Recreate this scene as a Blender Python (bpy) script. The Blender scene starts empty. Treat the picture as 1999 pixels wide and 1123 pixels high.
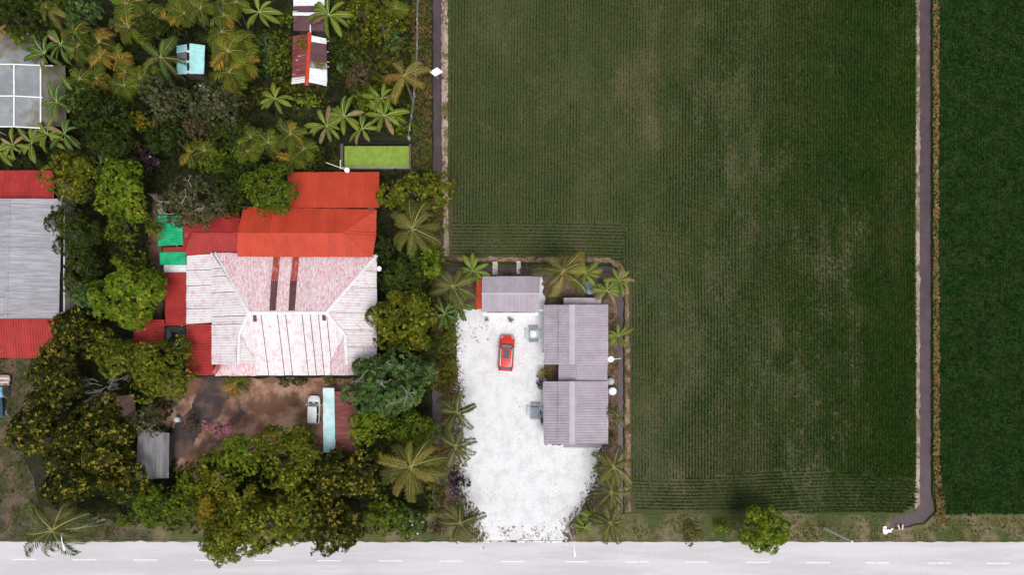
import bpy, math, random
import numpy as np
from mathutils import Vector, Matrix

# ------------------------------------------------------------------ camera, sky, sun, exposure
H, S, CX, CY = 83.3, 16.0, 1000.0, 735.0      # drone height, photo pixels per metre on the ground, nadir pixel
sc = bpy.context.scene
col = sc.collection
cam_d = bpy.data.cameras.new('drone_camera')
cam = bpy.data.objects.new('drone_camera', cam_d)
col.objects.link(cam)
cam.location = (0, 0, H)                      # straight down, north up
cam_d.sensor_width = 36.0
cam_d.lens = 36.0 * H / (1999 / S)
cam_d.shift_y = (CY - 561.5) / 1999.0         # the photograph is the upper crop of a taller frame
cam_d.clip_start, cam_d.clip_end = 0.5, 4000
sc.camera = cam

SUN_EL, SUN_AZ = math.radians(66), math.radians(160)    # azimuth clockwise from north
world = bpy.data.worlds.new('World'); sc.world = world
world.use_nodes = True
wn, wl = world.node_tree.nodes, world.node_tree.links
bg = wn['Background']
sky = wn.new('ShaderNodeTexSky'); sky.sky_type = 'NISHITA'; sky.sun_disc = False
sky.sun_elevation, sky.sun_rotation = SUN_EL, SUN_AZ
sky.dust_density, sky.air_density, sky.ozone_density = 4.0, 1.0, 1.0
hs = wn.new('ShaderNodeHueSaturation'); hs.inputs['Saturation'].default_value = 0.25   # milky overcast
wl.new(sky.outputs[0], hs.inputs['Color']); wl.new(hs.outputs[0], bg.inputs['Color'])
bg.inputs['Strength'].default_value = 0.10
sun_d = bpy.data.lights.new('sun', 'SUN')
sun_d.energy, sun_d.angle, sun_d.color = 1.5, math.radians(28), (1.0, 0.965, 0.92)
sun = bpy.data.objects.new('sun', sun_d); col.objects.link(sun)
sd = Vector((math.sin(SUN_AZ) * math.cos(SUN_EL), math.cos(SUN_AZ) * math.cos(SUN_EL), math.sin(SUN_EL)))
sun.rotation_euler = sd.to_track_quat('Z', 'Y').to_euler()
sun.location = sd * 60
sc.view_settings.view_transform = 'Standard'
sc.view_settings.look = 'None'
sc.view_settings.gamma = 1.0
sc.view_settings.use_curve_mapping = False
sc.view_settings.exposure = 0.55
sc.render.engine = 'CYCLES'
sc.cycles.use_denoising = True
sc.cycles.max_bounces = 5
sc.cycles.transparent_max_bounces = 6

# ------------------------------------------------------------------ helpers
R = random.Random(7)
rng = np.random.default_rng(11)

def W(px, py, z=0.0):
    """photo pixel of a point known to be at height z -> world position"""
    k = (H - z) / H / S
    return Vector(((px - CX) * k, (CY - py) * k, z))

def tag(o, label=None, cat=None, group=None, kind=None):
    if label: o['label'] = label
    if cat: o['category'] = cat
    if group: o['group'] = group
    if kind: o['kind'] = kind
    return o

def empty(name, loc, label=None, cat=None, group=None, rz=0.0):
    o = bpy.data.objects.new(name, None); col.objects.link(o)
    o.location = loc; o.rotation_euler = (0, 0, rz); o.empty_display_size = 0.3
    return tag(o, label, cat, group)

def link(name, me, parent=None, loc=None, rot=None, mat=None):
    o = bpy.data.objects.new(name, me); col.objects.link(o)
    if parent is not None: o.parent = parent
    if loc is not None: o.location = loc
    if rot is not None: o.rotation_euler = rot
    if mat is not None: objmat(o, mat)
    return o

def objmat(o, mat):
    if not o.data.materials: o.data.materials.append(mat)
    o.material_slots[0].link = 'OBJECT'; o.material_slots[0].material = mat

def fastmesh(name, V, F, mat=None, smooth=False):
    """V (n,3) array, F (m,k) index array of equal sized faces"""
    me = bpy.data.meshes.new(name)
    V = np.asarray(V, dtype=np.float32); F = np.asarray(F, dtype=np.int32)
    m, k = F.shape
    me.vertices.add(len(V)); me.vertices.foreach_set('co', V.ravel())
    me.loops.add(m * k); me.loops.foreach_set('vertex_index', F.ravel())
    me.polygons.add(m)
    me.polygons.foreach_set('loop_start', np.arange(0, m * k, k, dtype=np.int32))
    me.polygons.foreach_set('loop_total', np.full(m, k, dtype=np.int32))
    if smooth: me.polygons.foreach_set('use_smooth', np.ones(m, dtype=bool))
    me.update(calc_edges=True); me.validate()
    if mat: me.materials.append(mat)
    return me

class MB:
    """collects shapes, builds ONE mesh object"""
    def __init__(s): s.v = []; s.f = []
    def add(s, vs, fs):
        b = len(s.v); s.v += [Vector(v) for v in vs]; s.f += [tuple(b + i for i in f) for f in fs]; return s
    def box(s, c, d, rz=0.0, M=None):
        cx, cy, cz = c; hx, hy, hz = d[0] / 2, d[1] / 2, d[2] / 2
        ca, sa = math.cos(rz), math.sin(rz); vs = []
        for z in (-hz, hz):
            for x, y in ((-hx, -hy), (hx, -hy), (hx, hy), (-hx, hy)):
                vs.append(Vector((cx + x * ca - y * sa, cy + x * sa + y * ca, cz + z)))
        if M: vs = [M @ v for v in vs]
        return s.add(vs, [(3, 2, 1, 0), (4, 5, 6, 7), (0, 1, 5, 4), (1, 2, 6, 5), (2, 3, 7, 6), (3, 0, 4, 7)])
    def tube(s, pts, rad, n=6, caps=True):
        pts = [Vector(p) for p in pts]
        if not hasattr(rad, '__len__'): rad = [rad] * len(pts)
        rings = []; vs = []; fs = []
        for i, p in enumerate(pts):
            t = (pts[min(i + 1, len(pts) - 1)] - pts[max(i - 1, 0)]).normalized()
            a = t.cross(Vector((0, 0, 1)) if abs(t.z) < .9 else Vector((1, 0, 0))).normalized(); b = t.cross(a)
            for k in range(n):
                w = 2 * math.pi * k / n
                vs.append(p + (a * math.cos(w) + b * math.sin(w)) * rad[i])
        for i in range(len(pts) - 1):
            for k in range(n):
                k2 = (k + 1) % n
                fs.append((i * n + k, (i + 1) * n + k, (i + 1) * n + k2, i * n + k2))
        if caps:
            fs.append(tuple(range(n))); fs.append(tuple(reversed(range((len(pts) - 1) * n, len(pts) * n))))
        return s.add(vs, fs)
    def lathe(s, prof, c=(0, 0, 0), n=20, M=None):
        vs = []; fs = []; c = Vector(c)
        for r, z in prof:
            for k in range(n):
                w = 2 * math.pi * k / n; vs.append(c + Vector((r * math.cos(w), r * math.sin(w), z)))
        if M: vs = [M @ v for v in vs]
        for i in range(len(prof) - 1):
            for k in range(n):
                k2 = (k + 1) % n; fs.append((i * n + k, i * n + k2, (i + 1) * n + k2, (i + 1) * n + k))
        fs.append(tuple(reversed(range(n)))); fs.append(tuple(range((len(prof) - 1) * n, len(prof) * n)))
        return s.add(vs, fs)
    def loft(s, rings, caps=True):
        n = len(rings[0]); vs = [v for r in rings for v in r]; fs = []
        for i in range(len(rings) - 1):
            for k in range(n):
                k2 = (k + 1) % n; fs.append((i * n + k, i * n + k2, (i + 1) * n + k2, (i + 1) * n + k))
        if caps: fs += [tuple(reversed(range(n))), tuple(range((len(rings) - 1) * n, len(rings) * n))]
        return s.add(vs, fs)
    def build(s, name, mat, parent=None, smooth=False, bevel=0.0, local=False):
        """world coordinates; taken relative to the parent's origin unless local"""
        off = Vector(parent.location) if (parent is not None and not local) else Vector((0, 0, 0))
        p = parent
        while p is not None and p.parent is not None and not local:
            off += Vector(p.parent.location); p = p.parent
        me = bpy.data.meshes.new(name)
        me.from_pydata([v - off for v in s.v], [], s.f)
        if smooth: me.polygons.foreach_set('use_smooth', [True] * len(me.polygons))
        me.update(); me.materials.append(mat)
        o = link(name, me, parent)
        if bevel:
            m = o.modifiers.new('bevel', 'BEVEL'); m.width = bevel; m.segments = 2; m.limit_method = 'ANGLE'
        return o

def vnoise(x, y, scale, seed):
    """smooth value noise 0..1 on arrays"""
    x = np.asarray(x, float) / scale + 1000; y = np.asarray(y, float) / scale + 1000
    xi, yi = np.floor(x).astype(np.int64), np.floor(y).astype(np.int64); fx, fy = x - xi, y - yi
    fx = fx * fx * (3 - 2 * fx); fy = fy * fy * (3 - 2 * fy)
    def h(a, b):
        n = (a * 374761393 + b * 668265263 + seed * 69069) & 0xffffffff
        n = ((n ^ (n >> 13)) * 1274126177) & 0xffffffff
        return ((n ^ (n >> 16)) & 0xffff) / 65535.0
    return (h(xi, yi) * (1 - fx) + h(xi + 1, yi) * fx) * (1 - fy) + (h(xi, yi + 1) * (1 - fx) + h(xi + 1, yi + 1) * fx) * fy

def inside(px, py, poly):
    """points in polygon, arrays"""
    r = np.zeros(len(px), bool); n = len(poly)
    for i in range(n):
        x0, y0 = poly[i]; x1, y1 = poly[(i + 1) % n]
        c = ((y0 > py) != (y1 > py))
        with np.errstate(divide='ignore', invalid='ignore'):
            xx = (x1 - x0) * (py - y0) / (y1 - y0 + 1e-12) + x0
        r ^= c & (px < xx)
    return r

# ------------------------------------------------------------------ materials
def mat(name, c1, c2=None, scale=3.0, stretch=(1, 1, 1), rough=0.75, lo=.35, hi=.65, c3=None, scale3=.4, lo3=.5, hi3=.62, stretch3=(1, 1, 1),
        rnd=0.0, isl=0.0, hue=0.0, fine=0.0, fscale=40.0, trans=0.0, spec=0.3, metal=0.0, bump=0.0, detail=5.0, alpha=1.0, coat=0.0, tip=None, tipat=.72):
    m = bpy.data.materials.new(name); m.use_nodes = True
    N, L = m.node_tree.nodes, m.node_tree.links
    p = N['Principled BSDF']
    tc = N.new('ShaderNodeTexCoord')
    def noise(sc_, st, det=detail):
        mp = N.new('ShaderNodeMapping'); mp.inputs['Scale'].default_value = st
        L.new(tc.outputs['Object'], mp.inputs['Vector'])
        n = N.new('ShaderNodeTexNoise'); n.inputs['Scale'].default_value = sc_; n.inputs['Detail'].default_value = det
        n.inputs['Roughness'].default_value = 0.62
        L.new(mp.outputs[0], n.inputs['Vector']); return n
    def ramp(src, a, b):
        r = N.new('ShaderNodeMapRange'); r.inputs[1].default_value = a; r.inputs[2].default_value = b; r.interpolation_type = 'SMOOTHSTEP'
        L.new(src, r.inputs[0]); return r.outputs[0]
    def mix(f, A, B, bt='MIX'):
        x = N.new('ShaderNodeMix'); x.data_type = 'RGBA'; x.blend_type = bt
        for sock, v in ((x.inputs[0], f), (x.inputs[6], A), (x.inputs[7], B)):
            if isinstance(v, (int, float)): sock.default_value = v
            elif isinstance(v, (tuple, list)): sock.default_value = (*v[:3], 1)
            else: L.new(v, sock)
        return x.outputs[2]
    c = c1
    if c2 is not None: c = mix(ramp(noise(scale, stretch).outputs['Fac'], lo, hi), c1, c2)
    if c3 is not None: c = mix(ramp(noise(scale3, stretch3).outputs['Fac'], lo3, hi3), c, c3)
    if fine:
        g = N.new('ShaderNodeMapRange'); L.new(noise(fscale, (1, 1, 1), 2).outputs['Fac'], g.inputs[0])
        g.inputs[1].default_value = .3; g.inputs[2].default_value = .7; g.inputs[3].default_value = 1 - fine; g.inputs[4].default_value = 1 + fine
        cc = N.new('ShaderNodeCombineColor')
        for i in range(3): L.new(g.outputs[0], cc.inputs[i])
        c = mix(1.0, c, cc.outputs[0], 'MULTIPLY')
    if rnd or isl:
        h = N.new('ShaderNodeHueSaturation')
        if isinstance(c, tuple): h.inputs['Color'].default_value = (*c, 1)
        else: L.new(c, h.inputs['Color'])
        src = N.new('ShaderNodeNewGeometry').outputs['Random Per Island'] if isl else N.new('ShaderNodeObjectInfo').outputs['Random']
        a = isl or rnd
        g = N.new('ShaderNodeMapRange'); L.new(src, g.inputs[0]); g.inputs[3].default_value = 1 - a; g.inputs[4].default_value = 1 + a
        L.new(g.outputs[0], h.inputs['Value'])
        if hue:
            mm = N.new('ShaderNodeMath'); mm.operation = 'MULTIPLY'; mm.inputs[1].default_value = 7.31; L.new(src, mm.inputs[0])
            fr = N.new('ShaderNodeMath'); fr.operation = 'FRACT'; L.new(mm.outputs[0], fr.inputs[0])
            g2 = N.new('ShaderNodeMapRange'); L.new(fr.outputs[0], g2.inputs[0]); g2.inputs[3].default_value = .5 - hue; g2.inputs[4].default_value = .5 + hue
            L.new(g2.outputs[0], h.inputs['Hue'])
        c = h.outputs[0]
        if tip: c = mix(ramp(N.new('ShaderNodeNewGeometry').outputs['Random Per Island'], tipat, tipat + .06), c, tip)
    if isinstance(c, tuple): p.inputs['Base Color'].default_value = (*c, 1)
    else: L.new(c, p.inputs['Base Color'])
    p.inputs['Roughness'].default_value = rough
    p.inputs['Specular IOR Level'].default_value = spec
    p.inputs['Metallic'].default_value = metal
    p.inputs['Coat Weight'].default_value = coat
    if bump:
        b = N.new('ShaderNodeBump'); b.inputs['Strength'].default_value = bump; b.inputs['Distance'].default_value = .05
        L.new(noise(fscale, (1, 1, 1), 3).outputs['Fac'], b.inputs['Height']); L.new(b.outputs[0], p.inputs['Normal'])
    out = N['Material Output']
    if trans:
        t = N.new('ShaderNodeBsdfTranslucent')
        if isinstance(c, tuple): t.inputs['Color'].default_value = (*c, 1)
        else: L.new(c, t.inputs['Color'])
        x = N.new('ShaderNodeMixShader'); x.inputs[0].default_value = trans
        L.new(p.outputs[0], x.inputs[1]); L.new(t.outputs[0], x.inputs[2]); L.new(x.outputs[0], out.inputs['Surface'])
    if alpha < 1: p.inputs['Alpha'].default_value = alpha
    return m

def leafmat(name, c1, c2, isl=.5, hue=.02, c3=None, scale3=.5, lo3=.52, hi3=.66, tip=None, tipat=.78):
    return mat(name, c1, c2, scale=.9, lo=.38, hi=.62, isl=isl, hue=hue, c3=c3, scale3=scale3, lo3=lo3, hi3=hi3, rough=.65, trans=.2, spec=.08, detail=3, tip=tip, tipat=tipat)

M = {}
# ground
M['ground'] = mat('far_ground', (.045, .06, .015), (.07, .075, .02), scale=.15, fine=.3, fscale=6)
M['garden'] = mat('garden_soil_shaded', (.010, .012, .005), (.026, .021, .012), scale=.5, c3=(.022, .030, .007), scale3=.25, fine=.4, fscale=5, rough=.95)  # near-black: the shade between the trees is put into the soil colour
M['compound'] = mat('compound_soil', (.10, .06, .045), (.17, .11, .085), scale=.8, c3=(.05, .05, .02), scale3=.5, fine=.4, fscale=7, rough=.95, bump=.5)
M['verge'] = mat('verge_soil', (.085, .085, .03), (.16, .125, .075), scale=.45, lo=.42, hi=.6, c3=(.05, .07, .018), scale3=.22, lo3=.48, hi3=.6, fine=.35, fscale=8, rough=.95)
M['field'] = mat('field_mud', (.034, .045, .011), (.056, .056, .020), scale=.16, lo=.30, hi=.75, c3=(.092, .074, .040), scale3=.09, lo3=.50, hi3=.80, stretch3=(1.5, .5, 1), fine=.35, fscale=6, rough=.8)
M['field_dark'] = mat('dark_field_mud', (.018, .034, .009), (.028, .038, .014), scale=.3, fine=.3, fscale=6, rough=.85, spec=.1)
M['bank'] = mat('pale_bank', (.36, .28, .24), (.20, .14, .10), scale=1.2, stretch=(1, .4, 1), c3=(.10, .10, .035), scale3=.35, fine=.35, fscale=8, rough=.9, bump=.6)
M['brownbank'] = mat('brown_bank', (.13, .08, .05), (.26, .17, .12), scale=1.4, c3=(.07, .045, .03), scale3=.6, fine=.45, fscale=9, rough=.95, bump=.6)
M['water'] = mat('muddy_water', (.060, .042, .050), (.078, .055, .064), scale=.6, rough=.3, spec=.3, fine=.08, fscale=3)
M['road'] = mat('pale_asphalt', (.45, .44, .465), (.52, .505, .535), scale=.25, stretch=(.25, 2.0, 1), lo=.4, hi=.6, c3=(.44, .43, .45), scale3=.5, stretch3=(.15, 3, 1), lo3=.55, hi3=.75, fine=.10, fscale=14, rough=.9, bump=.15)
M['paint'] = mat('road_paint', (.72, .72, .72), (.56, .55, .56), scale=3, lo=.45, hi=.7, rough=.7)
M['gravel'] = mat('white_gravel', (.67, .67, .69), (.56, .56, .585), scale=.7, lo=.40, hi=.7, c3=(.33, .31, .30), scale3=6.0, lo3=.64, hi3=.76, fine=.14, fscale=22, rough=.95, bump=.7)
M['dirt'] = mat('dirt_yard', (.17, .085, .055), (.38, .235, .165), scale=.42, lo=.42, hi=.64, c3=(.055, .038, .034), scale3=.26, lo3=.47, hi3=.70, fine=.22, fscale=10, rough=.95, bump=.5)
M['algae'] = mat('algae', (.16, .25, .03), (.22, .32, .05), scale=2, fine=.2, fscale=14, rough=.7)
M['concrete'] = mat('old_concrete', (.30, .29, .28), (.20, .19, .18), scale=1.5, fine=.15, rough=.9)
# roofs
M['red'] = mat('red_roof', (.47, .055, .024), (.41, .046, .022), scale=.7, rnd=.07, rough=.5, fine=.05, fscale=3)
M['red_pink'] = mat('faded_red_roof', (.36, .034, .030), (.29, .027, .024), scale=.8, c3=(.45, .16, .15), scale3=.8, lo3=.62, hi3=.75, rnd=.08, rough=.55)
M['white_worn'] = mat('peeling_white_roof', (.66, .63, .65), (.60, .46, .50), scale=1.6, lo=.46, hi=.68, c3=(.50, .17, .20), scale3=3.2, lo3=.60, hi3=.72, stretch3=(1.6, .5, 1), rnd=.05, rough=.6)
M['white_worn_ew'] = mat('peeling_white_roof_side', (.66, .63, .65), (.61, .46, .50), scale=1.2, lo=.46, hi=.68, c3=(.50, .19, .22), scale3=3.0, lo3=.58, hi3=.72, stretch3=(.5, 1.5, 1), rnd=.05, rough=.6)
M['pink_worn'] = mat('pink_peeling_roof', (.66, .60, .63), (.60, .36, .40), scale=2.0, stretch=(3, .8, 1), lo=.42, hi=.62, c3=(.50, .12, .15), scale3=2.2, lo3=.54, hi3=.68, stretch3=(3.4, 1.0, 1), rnd=.05, rough=.6)
M['brown_sheet'] = mat('brown_roof_sheet', (.09, .035, .035), (.13, .06, .06), scale=2, rough=.6)
M['rust_red'] = mat('rusty_red_sheet', (.34, .06, .04), (.55, .33, .33), scale=2.2, lo=.5, hi=.7, stretch=(2, .3, 1), rough=.6)
M['white_ridge'] = mat('white_ridge', (.74, .73, .75), (.62, .58, .60), scale=2, rough=.6)
M['lavender'] = mat('lavender_grey_roof', (.315, .275, .320), (.37, .325, .375), scale=.6, rnd=.04, rough=.5, fine=.04, fscale=4)
M['lavender_lt'] = mat('lavender_grey_light', (.375, .335, .38), (.42, .38, .425), scale=.6, rough=.5)
M['old_grey'] = mat('weathered_grey_roof', (.36, .355, .39), (.23, .226, .25), scale=1.6, stretch=(.22, 3.6, 1), lo=.34, hi=.70, c3=(.22, .215, .235), scale3=.3, lo3=.50, hi3=.80, rnd=.09, rough=.7, fine=.1, fscale=8)
M['green_roof'] = mat('green_roof', (.0, .33, .14), (.03, .42, .20), scale=1.2, rnd=.08, rough=.5)
M['turq'] = mat('turquoise_roof', (.30, .62, .62), (.42, .72, .74), scale=.8, rnd=.06, rough=.5, c3=(.20, .24, .22), scale3=1.5, lo3=.68, hi3=.76)
M['turq_pale'] = mat('pale_turquoise_roof', (.38, .62, .66), (.62, .74, .75), scale=.35, stretch=(1, 1, 1), lo=.42, hi=.6, rnd=.04, rough=.5)
M['rust'] = mat('rusty_brown_roof', (.13, .03, .03), (.20, .06, .055), scale=1.2, stretch=(.4, 2, 1), c3=(.55, .42, .40), scale3=1.5, stretch3=(.5, 2.5, 1), lo3=.64, hi3=.72, rnd=.12, rough=.6)
M['plum'] = mat('plum_roof', (.085, .040, .050), (.13, .06, .07), scale=1, rnd=.1, rough=.6)
M['white_sheet'] = mat('white_sheet', (.72, .75, .77), (.58, .60, .62), scale=2, rnd=.04, rough=.5)
M['old_dark'] = mat('dark_old_roof', (.13, .125, .135), (.21, .205, .22), scale=1, stretch=(2, .3, 1), rnd=.1, rough=.8)
M['wall'] = mat('painted_wall', (.60, .57, .54), (.46, .42, .39), scale=.8, rough=.85)
M['wall_white'] = mat('white_wall', (.80, .80, .80), (.72, .72, .73), scale=.8, rough=.8)
M['dark'] = mat('dark_void', (.012, .011, .011), rough=.9)
M['timber'] = mat('grey_timber', (.075, .06, .05), (.12, .10, .085), scale=3, stretch=(1, 6, 1), rough=.85)
M['plank'] = mat('pale_plank', (.62, .56, .53), (.45, .38, .35), scale=3, rnd=.12, rough=.8)
M['pipe'] = mat('white_pipe', (.80, .80, .82), rough=.4)
M['net'] = mat('shade_net', (.21, .23, .25), (.29, .31, .33), scale=.5, c3=(.16, .13, .08), scale3=.22, lo3=.52, hi3=.68, fine=.08, fscale=20, rough=.8, alpha=.93)
M['tarp'] = mat('black_tarp', (.015, .018, .024), (.035, .04, .05), scale=2, rough=.35, spec=.5)
M['metal'] = mat('galvanised', (.55, .56, .58), (.45, .46, .48), scale=4, rough=.4, metal=.3)
M['white'] = mat('white_plastic', (.82, .82, .84), rough=.4)
M['lightgrey'] = mat('light_grey_plastic', (.42, .43, .45), (.35, .36, .38), scale=3, rough=.5)
M['bluegrey'] = mat('blue_grey_metal', (.13, .17, .21), (.20, .24, .28), scale=2, rough=.45)
M['bluegrey_lt'] = mat('pale_blue_metal', (.38, .44, .50), (.48, .53, .58), scale=2, rough=.4)
M['tank'] = mat('dark_blue_tank', (.050, .085, .115), (.08, .12, .15), scale=2, rough=.35, spec=.5)
M['wire'] = mat('black_cable', (.01, .01, .01), rough=.6)
M['styro'] = mat('white_foam', (.85, .85, .85), (.75, .74, .72), scale=4, rough=.8)
# vehicles
M['car_red'] = mat('red_paint', (.56, .022, .012), rough=.25, spec=.5, coat=.5)
M['car_white'] = mat('white_paint', (.80, .81, .82), rough=.25, spec=.5, coat=.4)
M['glass'] = mat('car_glass', (.25, .29, .34), rough=.08, spec=.9)
M['sunroof'] = mat('dark_glass', (.05, .065, .08), rough=.08, spec=.9)
M['trim'] = mat('black_trim', (.015, .015, .016), rough=.5)
M['rubber'] = mat('tyre_rubber', (.02, .02, .02), rough=.8)
M['tyre_dusty'] = mat('dusty_tyre', (.11, .10, .11), (.17, .16, .165), scale=4, rough=.9)
M['chrome'] = mat('bright_trim', (.75, .75, .77), rough=.2, metal=.6)
M['lamp'] = mat('headlight', (.7, .72, .75), rough=.1, spec=.8)
M['tail'] = mat('tail_light', (.35, .01, .01), rough=.2, spec=.6)
M['tractor_blue'] = mat('tractor_blue', (.11, .30, .46), (.18, .38, .52), scale=2, rough=.4)
# plants
M['bark'] = mat('bark', (.11, .085, .065), (.19, .155, .125), scale=4, rough=.95)
M['bark_pale'] = mat('pale_bark', (.42, .39, .35), (.30, .27, .24), scale=4, rough=.95)
M['l_dark'] = leafmat('leaf_dark', (.022, .038, .006), (.040, .058, .008), tip=(.075, .085, .012), tipat=.88)
M['l_olive'] = leafmat('leaf_olive', (.066, .088, .008), (.118, .138, .012), c3=(.16, .15, .012), tip=(.26, .25, .024), tipat=.84)
M['l_mango'] = leafmat('leaf_mango', (.026, .036, .005), (.050, .056, .007), isl=.65, tip=(.28, .23, .030), tipat=.80)
M['l_bright'] = leafmat('leaf_bright', (.090, .150, .009), (.145, .195, .014), tip=(.25, .28, .022), tipat=.86)
M['l_yellow'] = leafmat('leaf_yellow', (.13, .12, .010), (.24, .175, .012))
M['l_green'] = leafmat('leaf_green', (.055, .095, .008), (.095, .130, .011), tip=(.17, .20, .018), tipat=.86)
M['l_blue'] = leafmat('leaf_blue_green', (.046, .088, .024), (.085, .135, .036), tip=(.16, .21, .06), tipat=.88)
M['l_grey'] = leafmat('leaf_grey_green', (.048, .056, .022), (.090, .098, .040), tip=(.17, .16, .08), tipat=.86)
M['l_brown'] = leafmat('leaf_brown', (.075, .055, .030), (.12, .085, .045))
M['l_pink'] = leafmat('leaf_pink', (.46, .13, .22), (.30, .15, .14))
M['l_purple'] = leafmat('leaf_purple_glints', (.030, .018, .024), (.06, .035, .045), c3=(.30, .28, .32), scale3=3, lo3=.64, hi3=.7)  # pale flecks paint white glints into the leaf colour
M['l_orange'] = leafmat('leaf_orange', (.22, .12, .015), (.12, .11, .02))
M['l_under'] = leafmat('leaf_undergrowth_shaded', (.014, .024, .004), (.034, .046, .006), isl=.5, c3=(.060, .066, .010), scale3=.25, lo3=.54, hi3=.7)  # base darkened to carry the shade between the trees
M['l_weed'] = leafmat('leaf_weed', (.070, .082, .008), (.115, .110, .012), isl=.45, c3=(.16, .10, .02), scale3=.3)
M['rice'] = mat('rice_blades', (.016, .048, .004), (.029, .058, .006), scale=.10, lo=.40, hi=.62, c3=(.062, .074, .022), scale3=.07, stretch3=(1.6, .5, 1), lo3=.50, hi3=.75, isl=.35, hue=.012, rough=.7, trans=.15, spec=.06, detail=4)
M['rice_dense'] = mat('rice_blades_dense', (.008, .040, .004), (.020, .056, .007), scale=.6, isl=.6, hue=.010, rough=.7, trans=.15, spec=.06, detail=4)
M['grass'] = mat('verge_grass', (.065, .075, .014), (.11, .11, .028), scale=.35, c3=(.20, .14, .07), scale3=.22, lo3=.54, hi3=.66, isl=.4, hue=.015, rough=.8, trans=.15, spec=.06)
M['bankgrass'] = mat('bank_grass', (.10, .085, .022), (.15, .105, .035), scale=.5, c3=(.075, .09, .018), scale3=.22, lo3=.48, hi3=.6, isl=.4, hue=.015, rough=.8, trans=.15, spec=.06)
M['golden'] = mat('golden_grass', (.30, .20, .075), (.20, .135, .055), scale=.6, isl=.4, hue=.012, rough=.8, trans=.15, spec=.06)
M['palm'] = mat('palm_frond', (.080, .092, .018), (.13, .128, .028), scale=.8, rnd=.3, hue=.012, rough=.45, trans=.25, spec=.15)
M['palm_dark'] = mat('dark_palm_frond', (.050, .068, .018), (.080, .092, .026), scale=.8, rnd=.3, hue=.01, rough=.45, trans=.25, spec=.15)
M['palm_gold'] = mat('golden_palm_frond', (.23, .18, .032), (.18, .155, .034), scale=.8, rnd=.3, hue=.012, rough=.5, trans=.25, spec=.15)
M['palm_orange'] = mat('orange_palm_frond', (.34, .17, .03), (.24, .13, .03), scale=.8, rnd=.3, hue=.012, rough=.5, trans=.25, spec=.15)
M['areca'] = mat('areca_frond', (.075, .110, .008), (.12, .150, .010), scale=.8, rnd=.35, hue=.014, rough=.5, trans=.25, spec=.15)
M['areca_dark'] = mat('areca_dark_frond', (.040, .062, .007), (.068, .085, .010), scale=.8, rnd=.35, hue=.012, rough=.5, trans=.25, spec=.15)
M['areca_orange'] = mat('areca_orange_frond', (.36, .19, .028), (.24, .16, .018), scale=.8, rnd=.3, rough=.5, trans=.25, spec=.15)
M['banana'] = mat('banana_leaf', (.105, .155, .016), (.15, .185, .022), scale=1, rnd=.3, hue=.012, rough=.4, trans=.3, spec=.15)
M['banana_dark'] = mat('banana_leaf_dark', (.050, .095, .018), (.075, .12, .024), scale=1, rnd=.3, hue=.01, rough=.4, trans=.3, spec=.15)
M['dry'] = mat('dry_leaf', (.24, .16, .085), (.16, .11, .055), scale=2, rnd=.2, rough=.8, trans=.2)
M['rachis'] = mat('frond_rib', (.30, .27, .09), (.22, .21, .07), scale=2, rough=.6, spec=.1)
M['midrib'] = mat('banana_rib', (.26, .33, .10), rough=.5, spec=.1)
# ------------------------------------------------------------------ the setting
BED = -0.55
def edge_poly(pts, jit, step=0.8, seed=1):
    rr = random.Random(seed); out = []
    P = [W(*p) for p in pts]; n = len(P)
    for i in range(n):
        a, b = P[i], P[(i + 1) % n]; L_ = (b - a).length
        k = max(1, int(min(L_, 160) / step)) if jit else 1
        d = (b - a).normalized(); nr = Vector((-d.y, d.x, 0))
        for j in range(k):
            q = a.lerp(b, j / k)
            out.append(q + nr * (rr.gauss(0, jit) if (j and jit) else 0))
    return out

def sheet(name, pts, z, m, jit=0.0, step=0.8, seed=1, skirt=0.0, kind='structure'):
    P = edge_poly(pts, jit, step, seed)
    area = sum(P[i].x * P[(i + 1) % len(P)].y - P[(i + 1) % len(P)].x * P[i].y for i in range(len(P)))
    if area < 0: P.reverse()
    n = len(P)
    V = [Vector((p.x, p.y, z)) for p in P]; F = [tuple(range(n))]
    if skirt:
        for i in range(n):
            d = (P[(i + 1) % n] - P[i - 1]).normalized()
            V.append(Vector((P[i].x + d.y * skirt, P[i].y - d.x * skirt, BED - .05)))
        for i in range(n):
            j = (i + 1) % n; F.append((i, n + i, n + j, j))
    me = bpy.data.meshes.new(name); me.from_pydata(V, [], F); me.update(); me.materials.append(m)
    o = link(name, me); tag(o, kind=kind); return o

g = sheet('ground', [(-16000, -16000), (18000, -16000), (18000, 18000), (-16000, 18000)], BED, M['ground'])
# land plots standing between the ditches
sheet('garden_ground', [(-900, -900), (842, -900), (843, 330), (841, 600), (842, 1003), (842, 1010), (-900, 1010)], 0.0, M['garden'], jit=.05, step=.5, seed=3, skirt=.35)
sheet('compound_ground', [(866, 536), (905, 533), (1120, 533), (1190, 533), (1205, 548), (1206, 700), (1206, 1012), (866, 1012)], 0.0, M['compound'], jit=.07, seed=4, skirt=.25)
sheet('rice_field_ground', [(864, -900), (1795, -900), (1796, 900), (1796, 985), (1785, 1000), (1745, 1012), (1219, 1012), (1220, 560), (1212, 530), (1190, 513), (905, 511), (866, 505)], -0.04, M['field'], jit=.04, step=.5, seed=5, skirt=.3)
sheet('rice_field_ground', [(1821, -900), (2900, -900), (2900, 1010), (1832, 1010), (1822, 960)], -0.04, M['field_dark'], jit=.04, step=.5, seed=6, skirt=.3)
sheet('road_verge', [(-900, 1004), (1700, 1004), (1742, 1010), (1738, 1024), (1748, 1034), (1775, 1031), (1806, 1024), (1821, 1008), (1835, 1004), (2900, 1004), (2900, 1260), (-900, 1260)], 0.006, M['verge'], jit=.09, seed=7, skirt=.2)
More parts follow.
